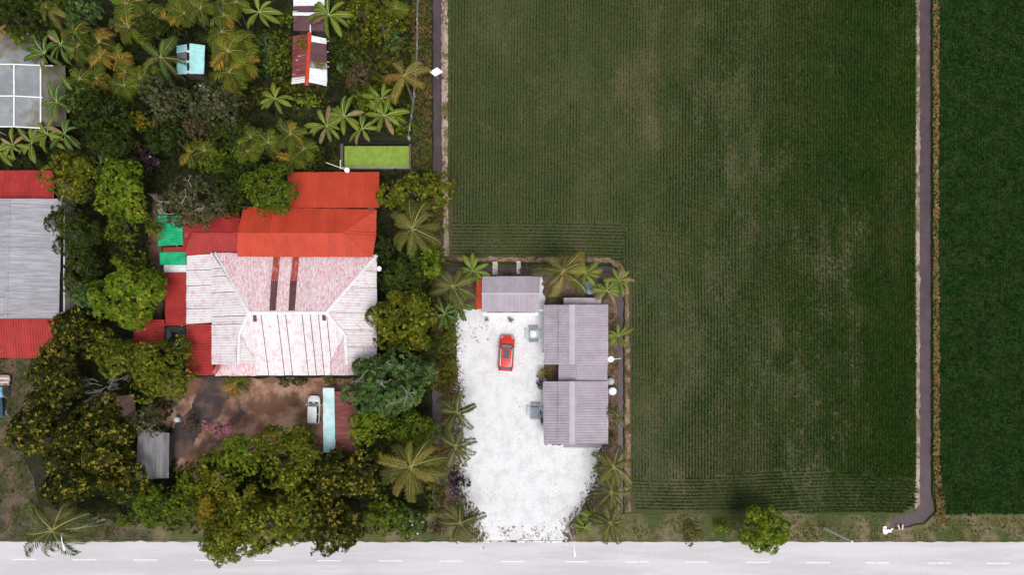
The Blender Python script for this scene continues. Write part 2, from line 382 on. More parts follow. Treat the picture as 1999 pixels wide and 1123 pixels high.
# ditch water
sheet('ditch_water', [(840, -900), (868, -900), (868, 520), (1226, 520), (1226, 1020), (1204, 1020), (1204, 545), (1190, 540), (868, 540), (868, 1020), (838, 1020)], -0.30, M['water'])
sheet('ditch_water', [(1790, -900), (1828, -900), (1828, 1030), (1730, 1042), (1728, 1004), (1790, 1000)], -0.26, M['water'])
# banks of bare soil
sheet('ditch_bank', [(863, -400), (873, -400), (875, 130), (874, 335), (877, 500), (866, 500), (864, 335), (862, 130)], 0.012, M['bank'], jit=.05, step=.35, seed=8)
sheet('ditch_bank', [(1787, -400), (1795, -400), (1796, 500), (1796, 985), (1786, 998), (1789, 900), (1788, 500)], 0.012, M['bank'], jit=.05, step=.35, seed=9)
sheet('ditch_bank', [(880, 502), (1190, 503), (1214, 514), (1226, 540), (1230, 700), (1232, 1000), (1221, 1000), (1221, 560), (1211, 528), (1190, 512), (880, 510)], 0.012, M['brownbank'], jit=.06, step=.4, seed=10)
# road
sheet('road', [(-900, 1059), (2900, 1059), (2900, 1139), (-900, 1139)], 0.022, M['road'], jit=.05, step=.5, seed=12)
road = bpy.data.objects['road']
for x in [-190, -72, 48, 166, 285, 403, 520, 643, 762, 881, 1002, 1127, 1244, 1361, 1480, 1597, 1713, 1834, 1950, 2068, 2186]:
    a = W(x - 23, 1097 + (x - 1000) * .004); b = W(x + 23, 1097 + (x - 1000) * .004)
    MB().box(((a.x + b.x) / 2, a.y, .0285), (b.x - a.x, .13, .005)).build('lane_dash', M['paint'], road)
# yards
sheet('gravel_yard', [(886, 600), (900, 600), (930, 606), (1058, 540), (1064, 590), (1064, 870), (1170, 872), (1165, 930), (1135, 1000), (1112, 1020), (1105, 1059), (945, 1059), (935, 1030), (905, 965), (893, 930), (905, 890), (898, 820), (900, 780), (892, 700), (890, 640)], 0.030, M['gravel'], jit=.11, step=.3, seed=13)
sheet('dirt_yard', [(400, 738), (690, 738), (700, 890), (630, 900), (520, 885), (430, 900), (330, 925), (270, 900), (290, 790), (330, 740)], 0.008, M['dirt'], jit=.12, seed=14)
sheet('driveway', [(398, 736), (440, 736), (452, 770), (430, 810), (395, 840), (372, 880), (330, 915), (296, 905), (320, 850), (372, 800)], 0.012, mat('worn_dark_asphalt', (.050, .038, .038), (.12, .078, .062), scale=.5, lo=.42, hi=.66, fine=.2, fscale=9, rough=.95), jit=.09, step=.3, seed=18)
sheet('garden_path', [(296, 380), (318, 380), (318, 625), (290, 625), (288, 480)], 0.010, mat('leaf_litter_path', (.085, .045, .028), (.15, .085, .055), scale=1.2, fine=.3, fscale=9), jit=.1, seed=15)
sheet('grass_clearing', [(-200, 700), (60, 700), (75, 770), (40, 860), (80, 990), (300, 1040), (300, 1056), (-200, 1056)], 0.011, mat('clearing_soil', (.038, .042, .016), (.10, .07, .048), scale=.5, lo=.42, hi=.62, fine=.3, fscale=8), jit=.1, seed=16)

# ---- tufts of blades: rice, grass
def tufts(name, px, py, size, m, nb=5, width=.30, splay=.75, z0=0.0, kind='stuff', label=None, cat=None, ax=None):
    n = len(px)
    x = (px - CX) / S; y = (CY - py) / S
    ang = rng.uniform(0, 6.283, (n, 1)) + np.arange(nb)[None] * (6.283 / nb) + rng.normal(0, .25, (n, nb))
    ln = size[:, None] * rng.uniform(.7, 1.2, (n, nb))
    sp = np.clip(rng.normal(splay, .18, (n, nb)), .2, 1.1)
    dx, dy = np.cos(ang), np.sin(ang)
    if ax is not None: dx, dy = dx * ax[0][:, None], dy * ax[1][:, None]
    hx = ln * np.sin(sp); hz = ln * np.cos(sp)
    c = np.stack([x, y, np.full(n, z0)], 1)
    tip = np.stack([x[:, None] + dx * hx, y[:, None] + dy * hx, z0 + hz], 2)
    wv = (ln * width)
    ml = np.stack([x[:, None] + dx * hx * .5 - dy * wv * .5, y[:, None] + dy * hx * .5 + dx * wv * .5, z0 + hz * .62], 2)
    mr = np.stack([x[:, None] + dx * hx * .5 + dy * wv * .5, y[:, None] + dy * hx * .5 - dx * wv * .5, z0 + hz * .62], 2)
    V = np.concatenate([c, tip.reshape(-1, 3), ml.reshape(-1, 3), mr.reshape(-1, 3)])
    i = np.repeat(np.arange(n), nb); k = np.arange(n * nb)
    F = np.stack([i, n + 2 * n * nb + k, n + k, n + n * nb + k], 1)
    o = link(name, fastmesh(name, V, F, m)); return tag(o, label, cat, kind=kind)

def rows_vertical(x0, x1, y0, y1, pitch, step):
    xs = np.arange(x0, x1, pitch); ys = np.arange(y0, y1, step)
    X, Y = np.meshgrid(xs, ys)
    X = X + rng.normal(0, .30, X.shape) + 3.0 * (vnoise(Y, X * 0, 160, 5) - .5); Y = Y + rng.uniform(-step / 2, step / 2, Y.shape)
    return X.ravel(), Y.ravel()

field = [(877, -140), (1786, -140), (1787, 985), (1760, 1002), (1600, 1004), (1500, 996), (1450, 994), (1380, 1000), (1240, 996), (1236, 960), (1233, 640), (1229, 545), (1215, 516), (1190, 504), (884, 501), (879, 300)]
# main rows run north-south; the turning strips by the compound and the road run east-west
X, Y = rows_vertical(876, 1790, -140, 1010, 6.1, 2.7)
turn1 = (Y > 434) & (X < 1226 - (Y - 434) * .2)
turn2 = (Y > 928 + 10 * np.sin(X / 90)) & (X > 1238)
keep = inside(X, Y, field) & ~turn1 & ~turn2
X, Y = X[keep], Y[keep]
hx, hy = [], []
for (xa, xb, ya, yb, wav) in ((880, 1262, 430, 506, 0), (1240, 1790, 924, 1010, 1)):
    yy = np.arange(ya, yb, 6.6); xx = np.arange(xa, xb, 2.7)
    A, B = np.meshgrid(xx, yy)
    B = B + rng.normal(0, .35, B.shape) + (5 * np.sin((A - 1240) / 105 + .6) if wav else 6 * ((A - 880) / 380) ** 3)
    A = A + rng.uniform(-2, 2, A.shape)
    A, B = A.ravel(), B.ravel()
    k = inside(A, B, field) & (((B > 434) & (A < 1226 - (B - 434) * .2)) if not wav else ((B > 928 + 10 * np.sin(A / 90)) & (A > 1238)))
    hx.append(A[k]); hy.append(B[k])
nv = len(X); X = np.concatenate([X] + hx); Y = np.concatenate([Y] + hy)
dens = np.clip((X - 1180) / 560, 0, 1)                     # fuller towards the east
bare = vnoise(X, Y * .35, 60, 3) * .5 + vnoise(X, Y * .5, 22, 4) * .35 + vnoise(X, Y, 7, 9) * .15
patch = np.clip(1 - np.abs(X - 1275) / 50, 0, 1) * .13 + np.clip(1 - np.abs(X - 1465) / 60, 0, 1) * .10
thin = np.clip((bare + patch - .46 - .10 * dens) / .42, 0, 1)
thin *= (X < 1700)
horiz = np.arange(len(X)) >= nv
axx = np.where(horiz, 1.25, .60 + .45 * dens); axy = np.where(horiz, .60 + .3 * dens, 1.25)
size = (.235 + .125 * dens) * (1 - .50 * thin) * rng.uniform(.85, 1.15, len(X))
k = rng.uniform(0, 1, len(X)) > thin * .35
tufts('rice_plants', X[k], Y[k], size[k], M['rice'], nb=5, splay=.66, z0=-.04, ax=(axx[k], axy[k]), label='dark green young rice in rows between the two ditches', cat='rice')
X, Y = rows_vertical(1838, 2140, -140, 1008, 5.6, 3.4)
k = Y < 1008 - 6 * vnoise(X, Y * 0, 40, 2)
X, Y = X[k], Y[k]
tufts('rice_plants', X, Y, rng.uniform(.27, .42, len(X)) * (1 - .3 * np.clip(vnoise(X, Y, 14, 8) * 2 - 1.1, 0, 1)), M['rice_dense'], nb=5, z0=-.04, label='dense dark rice field beyond the ditch at the edge of the frame', cat='rice')

def scatter(poly, per_m2, seed=None):
    xs = [p[0] for p in poly]; ys = [p[1] for p in poly]
    n = int((max(xs) - min(xs)) * (max(ys) - min(ys)) / 256 * per_m2)
    X = rng.uniform(min(xs), max(xs), n); Y = rng.uniform(min(ys), max(ys), n)
    k = inside(X, Y, poly); return X[k], Y[k]

def grass_in(name, poly, per, size, m, label, cat='grass', z0=.01, thr=0.0, seed=1, nb=5, splay=.75, sc_=14):
    X, Y = scatter(poly, per)
    nz = vnoise(X, Y, sc_, seed)
    k = nz > thr; X, Y, nz = X[k], Y[k], nz[k]
    return tufts(name, X, Y, size * (.6 + .8 * nz) * rng.uniform(.8, 1.2, len(X)), m, nb=nb, z0=z0, label=label, cat=cat, splay=splay)

grass_in('golden_grass', [(1820, -140), (1832, -140), (1831, 400), (1833, 900), (1845, 1010), (1850, 1024), (1822, 1018), (1828, 990), (1822, 900), (1822, 400)], 30, .26, M['golden'], 'dry golden grass along the ditch beside the dense rice', seed=21)
grass_in('verge_grass', [(1236, 1006), (1735, 1010), (1735, 1040), (1800, 1035), (1840, 1012), (2130, 1010), (2130, 1055), (1236, 1055)], 22, .14, M['grass'], 'olive and brown grass on the verge between rice and road', thr=.18, seed=22)
grass_in('bank_grass', [(804, -100), (842, -100), (843, 333), (806, 333)], 22, .30, M['bankgrass'], 'olive brown grass on the bank beside the narrow ditch', seed=23)
grass_in('clearing_grass', [(-60, 700), (60, 705), (70, 790), (40, 880), (80, 985), (300, 1030), (300, 1054), (-60, 1054)], 12, .20, M['grass'], 'thin grass in the clearing below the tractor', thr=.34, seed=24)
grass_in('ditch_grass', [(864, 560), (886, 560), (888, 640), (896, 720), (890, 790), (866, 1000), (843, 1000), (866, 800)], 16, .28, M['bankgrass'], 'rough grass along the gravel yard by the garden ditch', seed=25)
grass_in('field_bank_grass', [(863, -140), (878, -140), (879, 300), (883, 500), (866, 500), (864, 300)], 9, .20, M['bankgrass'], 'sparse grass on the pale bank between narrow ditch and rice', thr=.35, seed=26)
grass_in('ditch_weeds', [(1188, 540), (1206, 545), (1207, 1000), (1188, 1000)], 9, .22, M['bankgrass'], 'dry weeds between the lavender roofed houses and the ditch', thr=.45, seed=27)
grass_in('gravel_weeds', [(905, 632), (960, 632), (955, 672), (925, 672)], 10, .13, mat('dead_weed', (.20, .14, .11), (.30, .23, .20), scale=2, isl=.3), 'withered brown weeds in the gravel above the red car', thr=.42, seed=28, sc_=5)
grass_in('gate_weeds', [(940, 1030), (1112, 1026), (1108, 1056), (945, 1057)], 16, .14, mat('gate_weed', (.18, .12, .07), (.26, .19, .11), scale=2, isl=.3), 'brown weeds where the gravel yard meets the road', thr=.50, seed=29, sc_=9)

# loose pebbles on the gravel
def pebbles(name, X, Y, m, label, z0=.03, smin=.02, smax=.06):
    n = len(X); x = (X - CX) / S; y = (CY - Y) / S; s = rng.uniform(smin, smax, n)
    base = np.array([[1, 0, 0], [0, 1, 0], [-1, 0, 0], [0, -1, 0], [0, 0, .8]])
    a = rng.uniform(0, 6.28, n)
    V = np.zeros((n, 5, 3))
    for i, b in enumerate(base):
        V[:, i, 0] = x + s * (b[0] * np.cos(a) - b[1] * np.sin(a)); V[:, i, 1] = y + s * (b[0] * np.sin(a) + b[1] * np.cos(a)); V[:, i, 2] = z0 + s * b[2]
    o = (np.arange(n) * 5)[:, None, None]
    F = (np.array([[0, 1, 4], [1, 2, 4], [2, 3, 4], [3, 0, 4]])[None] + o).reshape(-1, 3)
    return tag(link(name, fastmesh(name, V.reshape(-1, 3), F, m)), label, 'gravel', kind='stuff')
yard = [(888, 605), (1062, 605), (1062, 870), (1165, 875), (1135, 1000), (1105, 1056), (945, 1056), (905, 965), (898, 820), (892, 700)]
X, Y = scatter(yard, 26)
k = rng.uniform(0, 1, len(X)) < .12 + .9 * np.clip(vnoise(X, Y, 20, 31) - .5, 0, 1) + .5 * (vnoise(X, Y * .2, 7, 32) > .72)
pebbles('gravel', X[k], Y[k], mat('mixed_pebble', (.45, .44, .45), (.25, .23, .22), scale=3, isl=.5), 'loose grey pebbles on the white gravel yard')

# weeds and pebbles fraying the edge of the gravel
_gp = [(900, 600), (888, 640), (892, 700), (900, 780), (898, 820), (905, 890), (893, 930), (905, 965), (935, 1030), (946, 1056)]
_gq = [(1105, 1056), (1112, 1020), (1135, 1000), (1165, 930), (1170, 880)]
def along_line(P, n, spread):
    out = []
    for a, b in zip(P[:-1], P[1:]):
        k = max(2, int(n * math.hypot(b[0] - a[0], b[1] - a[1]) / 16)); t = rng.uniform(0, 1, k)
        out.append(np.stack([a[0] + (b[0] - a[0]) * t + rng.normal(0, spread, k), a[1] + (b[1] - a[1]) * t + rng.normal(0, spread, k)], 1))
    return np.concatenate(out)
E = np.concatenate([along_line(_gp, 26, 6), along_line(_gq, 26, 6)])
tufts('yard_edge_weeds', E[:, 0], E[:, 1], rng.uniform(.08, .26, len(E)), M['bankgrass'], z0=.02, label='low weeds fraying the edges of the white gravel yard', cat='weeds')
E = np.concatenate([along_line(_gp, 70, 9), along_line(_gq, 70, 9)])
pebbles('edge_gravel', E[:, 0], E[:, 1], mat('pale_pebble', (.62, .62, .64), (.45, .44, .44), scale=3, isl=.3), 'pale pebbles spilled beyond the gravel yard edges', z0=.03, smin=.03, smax=.08)
# ------------------------------------------------------------------ roofs
def newell(P):
    n = Vector((0, 0, 0))
    for i in range(len(P)):
        a, b = P[i], P[(i + 1) % len(P)]
        n += Vector(((a.y - b.y) * (a.z + b.z), (a.z - b.z) * (a.x + b.x), (a.x - b.x) * (a.y + b.y)))
    n.normalize()
    return n if n.z > 0 else -n

def px3(*pts):
    """(px, py, z) triples -> world points"""
    return [W(*p) for p in pts]

PROF = ((0, 0), (.14, 1), (.42, 1), (.56, 0))
def roof_plane(root, P, m, sheet=.9, pitch=.30, amp=.06, name='roof_sheet', along=None, gaps=(), gap=.06, jit=.012, mats=None, seed=1, skip=()):
    """corrugated sheets filling a convex polygon, ribs running down the slope; every sheet is one object"""
    rr = random.Random(seed); n = newell(P)
    d = Vector(along) if along else Vector((n.x, n.y, 0))
    d = (d - n * d.dot(n)).normalized(); u = n.cross(d).normalized()
    o = P[0]; A = [((p - o).dot(u), (p - o).dot(d)) for p in P]
    a0, a1 = min(a for a, b in A), max(a for a, b in A)
    cnt = max(1, round((a1 - a0) / sheet)); w = (a1 - a0) / cnt
    def span(a):
        bs = []
        for i in range(len(A)):
            (p, q), (r, s) = A[i], A[(i + 1) % len(A)]
            if abs(p - r) < 1e-6:
                if abs(a - p) < 1e-4: bs += [q, s]
            elif min(p, r) - 1e-5 <= a <= max(p, r) + 1e-5: bs.append(q + (s - q) * (a - p) / (r - p))
        return (min(bs), max(bs)) if len(bs) > 1 else None
    off = Vector(root.location)
    for k in range(cnt):
        if k in skip: continue
        s0 = a0 + k * w + (gap if k in gaps else 0); s1 = a0 + (k + 1) * w + (.02 if (k + 1 < cnt and (k + 1) not in gaps) else 0)
        np_ = max(1, round((s1 - s0) / pitch)); pw = (s1 - s0) / np_
        smp = [(s0 + (i + f) * pw, h) for i in range(np_) for f, h in PROF] + [(s1, 0)]
        for a, _ in A:
            if s0 + 1e-3 < a < s1 - 1e-3: smp.append((a, 0))
        smp.sort()
        lift = rr.uniform(.0, jit) + .004 * (k % 2); V = []; F = []
        e0, e1 = rr.uniform(-.02, .02), rr.uniform(-.02, .03)
        for a, h in smp:
            sp = span(min(max(a, a0 + 1e-5), a1 - 1e-5))
            if sp is None: continue
            b0, b1 = sp
            if abs(b1 - b0) > .3: b0 += e0; b1 += e1
            for b in (b0, b1): V.append(o + u * a + d * b + n * (h * amp + lift) - off)
        for i in range(len(V) // 2 - 1): F.append((2 * i, 2 * i + 2, 2 * i + 3, 2 * i + 1))
        if len(F) < 1: continue
        me = bpy.data.meshes.new(name); me.from_pydata(V, [], F); me.update()
        me.materials.append(mats[k] if (mats and k in mats) else m)
        link(name, me, root)
    return cnt

def ridge(root, a, b, m, w=.28, h=.07, name='ridge_cap'):
    a, b = Vector(a), Vector(b); d = (b - a).normalized(); s = Vector((-d.y, d.x, 0)).normalized()
    V = []
    for p in (a, b):
        V += [p - s * w / 2 + Vector((0, 0, -.05 + h)), p - s * w * .2 + Vector((0, 0, h + .03)), p + s * w * .2 + Vector((0, 0, h + .03)), p + s * w / 2 + Vector((0, 0, -.05 + h))]
    return MB().add(V, [(0, 1, 5, 4), (1, 2, 6, 5), (2, 3, 7, 6)]).build(name, m, root)

def walls(root, pts, z0, z1, m, name='wall', t=.15):
    """one wall slab per side, butted, pts are world xy"""
    P = [Vector((p[0], p[1], 0)) for p in pts]; n = len(P)
    for i in range(n):
        a, b = P[i], P[(i + 1) % n]; d = (b - a).normalized(); L_ = (b - a).length
        c = (a + b) / 2
        MB().box((c.x, c.y, (z0 + z1) / 2), (L_ - t, t, z1 - z0), math.atan2(d.y, d.x)).build(name, m, root)

def inner(root, pts, z, m=None):
    """ceiling under the sheets, painted near-black for the dark interior"""
    V = [Vector((p[0], p[1], z)) for p in pts]
    MB().add(V, [tuple(range(len(V)))]).build('shade_ceiling', m or M['dark'], root)  # black colour stands in for the shade inside, seen through sheet gaps

# ---- main house: orange-red north wing, peeling white hip roof, patched west side
hb = W(590, 600); main = empty('farmhouse', (hb.x, hb.y, 0), 'large farmhouse with orange red north roof and peeling white hip roof', 'house')
# north shed roof and red hip roof
roof_plane(main, px3((562, 336, 3.1), (741, 336, 3.1), (741, 406, 4.0), (562, 406, 4.0)), M['red'], seed=1)
roof_plane(main, px3((476, 404, 4.1), (735, 410, 4.1), (668, 456, 5.3), (464, 456, 5.3)), M['red'], seed=2, along=(0, 1, 0))
roof_plane(main, px3((464, 456, 5.3), (668, 456, 5.3), (720, 502, 4.15), (464, 501, 4.15)), M['red'], seed=3, along=(0, -1, 0))
roof_plane(main, px3((668, 456, 5.3), (735, 410, 4.1), (735, 455, 4.08), (728, 502, 4.1), (720, 502, 4.15)), M['red'], seed=4, along=(1, 0, -.2), pitch=.3)
ridge(main, W(464, 456, 5.31), W(668, 456, 5.31), M['red']); ridge(main, W(668, 456, 5.31), W(735, 410, 4.1), M['red']); ridge(main, W(668, 456, 5.31), W(722, 502, 4.12), M['red'])
# older lower red roof to the west
roof_plane(main, px3((358, 416, 3.3), (468, 416, 3.3), (468, 455, 3.9), (376, 455, 3.9)), M['red_pink'], seed=5, along=(0, 1, 0))
roof_plane(main, px3((376, 455, 3.9), (466, 455, 3.9), (466, 492, 3.3), (358, 499, 3.2)), M['red_pink'], seed=6, along=(0, -1, 0))
roof_plane(main, px3((358, 416, 3.3), (376, 455, 3.9), (358, 499, 3.2)), M['red_pink'], seed=7, along=(-1, 0, 0))
ridge(main, W(376, 455, 3.91), W(464, 455, 3.91), M['red_pink'])
# white hip roof
ZR = 5.6
roof_plane(main, px3((419, 494, 3.6), (736, 498, 3.6), (637, 611, ZR), (486, 611, ZR)), M['pink_worn'], sheet=.92, seed=8, along=(0, 1, 0), amp=.05)
roof_plane(main, px3((637, 611, ZR), (736, 498, 3.6), (736, 706, 3.55), (678, 712, 4.75), (674, 655, 4.85)), M['white_worn_ew'], sheet=.95, seed=9, along=(1, 0, 0), gaps=(2, 4, 6, 9, 11), gap=.05)
roof_plane(main, px3((486, 611, ZR), (637, 611, ZR), (673, 655, 4.7), (646, 705, 3.6), (646, 733, 3.05), (501, 733, 3.05), (501, 706, 3.6), (467, 653, 4.7)), M['white_worn'], sheet=.92, seed=10, along=(0, -1, 0), gaps=(3, 5, 6, 8, 9, 10, 11), gap=.07)
roof_plane(main, px3((486, 611, ZR), (467, 653, 4.85), (465, 712, 4.8), (416, 712, 3.85), (416, 630, 3.85), (416, 494, 3.65), (419, 494, 3.62)), M['white_worn_ew'], sheet=.95, seed=11, along=(-1, 0, 0), gaps=(2, 3, 5, 8, 9), gap=.055)
roof_plane(main, px3((365, 500, 3.05), (417, 496, 3.6), (417, 632, 3.75), (365, 633, 3.05)), M['white_worn_ew'], sheet=.95, seed=12, along=(-1, 0, 0), gaps=(2, 4, 7), gap=.05)
roof_plane(main, px3((674, 655, 4.85), (678, 712, 4.8), (646, 705, 3.65)), M['pink_worn'], seed=13, along=(-1, 0, 0))
roof_plane(main, px3((466, 653, 4.85), (501, 706, 3.65), (465, 712, 4.8)), M['white_worn'], seed=14, along=(1, 0, 0))
roof_plane(main, px3((433, 700, 3.35), (501, 700, 3.35), (501, 734, 2.85), (420, 734, 2.85)), M['pink_worn'], seed=15, along=(0, -1, 0))
roof_plane(main, px3((647, 700, 3.35), (694, 700, 3.35), (697, 733, 2.85), (647, 733, 2.85)), M['pink_worn'], seed=16, along=(0, -1, 0))
# porch of bare red sheets, west extensions
roof_plane(main, px3((365, 633, 3.2), (417, 633, 3.75), (417, 733, 3.7), (365, 733, 3.1)), M['red_pink'], seed=17, along=(-1, 0, 0), sheet=1.0)
roof_plane(main, px3((322, 531, 2.7), (364, 531, 3.0), (364, 636, 3.0), (324, 636, 2.7)), M['red_pink'], seed=18, along=(-1, 0, 0), sheet=1.0)
roof_plane(main, px3((320, 517, 2.72), (365, 517, 3.02), (365, 532, 3.02), (321, 532, 2.72)), M['white_sheet'], seed=19, along=(-1, 0, 0))
roof_plane(main, px3((262, 624, 2.4), (322, 624, 2.6), (322, 682, 2.6), (262, 682, 2.4)), M['red_pink'], seed=20, along=(-1, 0, 0), sheet=1.0)
roof_plane(main, px3((319, 482, 2.9), (362, 482, 3.2), (362, 500, 3.2), (319, 500, 2.9)), M['red_pink'], seed=26, along=(-1, 0, 0))
roof_plane(main, px3((308, 421, 2.95), (356, 421, 3.2), (358, 479, 3.2), (309, 480, 2.95)), M['green_roof'], seed=21, along=(-1, .1, 0), sheet=.9)
roof_plane(main, px3((312, 492, 3.02), (362, 492, 3.32), (364, 516, 3.32), (313, 517, 3.02)), M['green_roof'], seed=22, along=(-1, 0, 0), sheet=.8)
for a, b in (((486, 611, ZR), (637, 611, ZR)), ((419, 494, 3.62), (486, 611, ZR)), ((736, 498, 3.62), (637, 611, ZR)), ((486, 611, ZR), (466, 653, 4.86)), ((637, 611, ZR), (674, 655, 4.86)), ((466, 653, 4.86), (465, 712, 4.81)), ((674, 655, 4.86), (678, 712, 4.81))):
    ridge(main, W(*a), W(*b), M['white_ridge'], w=.42, h=.08)
# two replaced strips in the white roof: red above, brown below
def on_north(px, py):
    t = (py - 496) / 115.0; return W(px, py, 3.6 + (ZR - 3.6) * t)
for xa in (527, 564):
    up = Vector((0, 0, .075))
    roof_plane(main, [on_north(xa + 8, 500) + up, on_north(xa + 21, 500) + up, on_north(xa + 17, 548) + up, on_north(xa + 3, 548) + up], M['rust_red'], name='patch_sheet', along=(0, 1, 0), sheet=2, seed=23)
    roof_plane(main, [on_north(xa + 3, 548) + up, on_north(xa + 17, 548) + up, on_north(xa + 12, 607) + up, on_north(xa, 607) + up], M['brown_sheet'], name='patch_sheet', along=(0, 1, 0), sheet=2, seed=24)
# loose red flashing board at the porch corner, tarp over the gap, little chimney boxes
a, b = W(418, 731, 4.0), W(430, 708, 4.1)
MB().box(((a + b) / 2).to_tuple(), ((b - a).length, .5, .05), math.atan2(b.y - a.y, b.x - a.x)).build('flashing_board', M['rust_red'], main)
for q in ((498, 622), (633, 620)):
    c = W(q[0], q[1], 5.5); MB().box((c.x, c.y, 5.42), (.36, .7, .32)).build('roof_patch', M['brown_sheet'], main)
V = [W(323, 638, 2.2), W(362, 638, 2.3), W(342, 655, 2.0), W(362, 674, 2.2), W(324, 672, 2.1), W(323, 655, 2.25)]
MB().add(V, [(0, 2, 1), (1, 2, 3), (3, 2, 4), (4, 2, 5), (5, 2, 0)]).build('tarpaulin', M['tarp'], main)
# dirt ridge where the two roofs meet
def wl_(p, z=2.7): return [(W(x, y, z).x, W(x, y, z).y) for x, y in p]
for poly, z in (([(585, 365), (722, 365), (722, 412), (585, 412)], 2.9), ([(505, 420), (715, 420), (715, 500), (505, 500)], 3.8), ([(440, 512), (712, 512), (712, 698), (440, 698)], 3.35), ([(512, 700), (638, 700), (638, 722), (512, 722)], 2.75), ([(392, 430), (480, 430), (480, 500), (392, 500)], 3.0), ([(400, 515), (436, 515), (436, 700), (400, 700)], 2.75), ([(360, 525), (392, 525), (392, 630), (360, 630)], 2.4), ([(300, 634), (350, 634), (350, 680), (300, 680)], 2.1), ([(345, 430), (385, 430), (385, 505), (345, 505)], 2.55)):
    walls(main, wl_(poly), 0, z, M['wall']); inner(main, wl_(poly), z - .01)
p = W(600, 731, 0); MB().box((p.x, p.y + .7, 1.05), (1.0, .06, 2.1)).build('door', M['timber'], main)

# ---- west house: weathered grey roof with red lean-tos
hb = W(20, 500); west = empty('farmhouse', (hb.x, hb.y, 0), 'house with weathered grey roof between two red lean-to roofs at the photo edge', 'house')
roof_plane(west, px3((18, 388, 4.6), (121, 388, 3.6), (116, 622, 3.6), (12, 622, 4.6)), M['old_grey'], seed=31, along=(1, 0, 0), sheet=.8, pitch=.2, amp=.03, jit=.02)
roof_plane(west, px3((-150, 388, 3.4), (16, 388, 4.6), (10, 622, 4.6), (-150, 622, 3.4)), M['old_grey'], seed=32, along=(-1, 0, 0), sheet=.8, pitch=.2, amp=.03, jit=.02)
ridge(west, W(18, 388, 4.6), W(12, 622, 4.6), M['old_grey'], w=.4)
roof_plane(west, px3((-150, 333, 2.7), (106, 333, 2.7), (106, 391, 3.3), (-150, 391, 3.3)), M['red_pink'], seed=33, along=(0, 1, 0))
roof_plane(west, px3((-150, 621, 3.3), (115, 621, 3.3), (115, 699, 2.6), (-150, 699, 2.6)), M['red_pink'], seed=34, along=(0, -1, 0))
for poly, z in (([(-120, 400), (132, 400), (132, 612), (-120, 612)], 3.3), ([(-120, 350), (120, 350), (120, 396), (-120, 396)], 2.6), ([(-120, 616), (120, 616), (120, 684), (-120, 684)], 2.5)):
    walls(west, wl_(poly), 0, z, M['wall']); inner(west, wl_(poly), z - .01)
for y in (515, 555):
    p = W(134, y, 0); MB().box((p.x + .02, p.y, 1.5), (.1, 1.4, 1.1)).build('window', M['glass'], west)

# ---- lavender roofed compound
def gable_ns(name, label, x0, xj, xr, x1, y0, y1, ze, zr, seed):
    c = W((x0 + x1) / 2, (y0 + y1) / 2)
    r = empty(name, (c.x, c.y, 0), label, 'house')
    zj = ze + (zr - ze) * (xj - x0) / (xr - x0)
    roof_plane(r, px3((x0, y0, ze), (xj + 1, y0, zj), (xj + 1, y1, zj), (x0, y1, ze)), M['lavender'], along=(-1, 0, 0), seed=seed, pitch=.31, amp=.075, jit=.008)
    roof_plane(r, px3((xj - 1, y0, zj + .14), (xr, y0, zr + .06), (xr, y1, zr + .06), (xj - 1, y1, zj + .14)), M['lavender'], along=(-1, 0, 0), seed=seed + 1, pitch=.31, amp=.075, jit=.008)
    roof_plane(r, px3((xr, y0, zr), (x1, y0, ze), (x1, y1, ze), (xr, y1, zr)), M['lavender'], along=(1, 0, 0), seed=seed + 2, pitch=.31, amp=.075, jit=.008)
    a, b = W(xr, y0, zr + .07), W(xr, y1, zr + .07)
    ridge(r, a, b, M['lavender_lt'], w=.95, h=.03)
    ridge(r, a + Vector((.32, 0, .03)), b + Vector((.32, 0, .03)), M['lavender'], w=.22, h=.05, name='ridge_seam')
    P = wl_([(x0 + 10, y0 + 10), (x1 - 12, y0 + 10), (x1 - 12, y1 - 10), (x0 + 10, y1 - 10)])
    walls(r, P, 0, ze - .05, M['wall_white']); inner(r, P, ze - .06)
    # white eave boards
    for xe in (x0, x1):
        p, q = W(xe, y0, ze - .08), W(xe, y1, ze - .08)
        MB().box(((p.x + q.x) / 2, (p.y + q.y) / 2, ze - .10), (.05, abs(p.y - q.y), .14)).build('eave_board', M['wall_white'], r)
    return r
h1 = gable_ns('bungalow', 'lavender grey roofed bungalow right of the red car', 1063, 1092, 1119, 1187, 595, 712, 2.9, 3.9, 41)
h2 = gable_ns('bungalow', 'lavender grey roofed bungalow nearest the road', 1062, 1091, 1119, 1187, 745, 868, 2.9, 3.9, 45)
c = W(1138, 728); cn = empty('link_building', (c.x, c.y, 0), 'low darker grey roofed link between the two lavender bungalows', 'building')
roof_plane(cn, px3((1091, 709, 2.75), (1126, 709, 3.3), (1126, 748, 3.3), (1091, 748, 2.75)), M['lavender'], along=(-1, 0, 0), seed=51, amp=.05)
roof_plane(cn, px3((1126, 709, 3.3), (1186, 709, 2.6), (1186, 748, 2.6), (1126, 748, 3.3)), M['lavender'], along=(1, 0, 0), seed=52, amp=.05)
P = wl_([(1098, 716), (1170, 716), (1170, 741), (1098, 741)]); walls(cn, P, 0, 2.5, M['wall_white']); inner(cn, P, 2.49)
def canopy(label, x0, y0, x1, y1, z, m, seed, along=(0, 1, 0)):
    c = W((x0 + x1) / 2, (y0 + y1) / 2); r = empty('canopy', (c.x, c.y, 0), label, 'canopy')
    roof_plane(r, px3((x0, y0, z), (x1, y0, z), (x1, y1, z + .15), (x0, y1, z + .15)), m, along=along, seed=seed, pitch=.24, amp=.05)
    for x, y in ((x0 + 3, y0 + 3), (x1 - 3, y0 + 3), (x0 + 3, y1 - 2), (x1 - 3, y1 - 2)):
        q = W(x, y, z); MB().tube([(q.x, q.y, 0), (q.x, q.y, z)], .035).build('post', M['metal'], r)
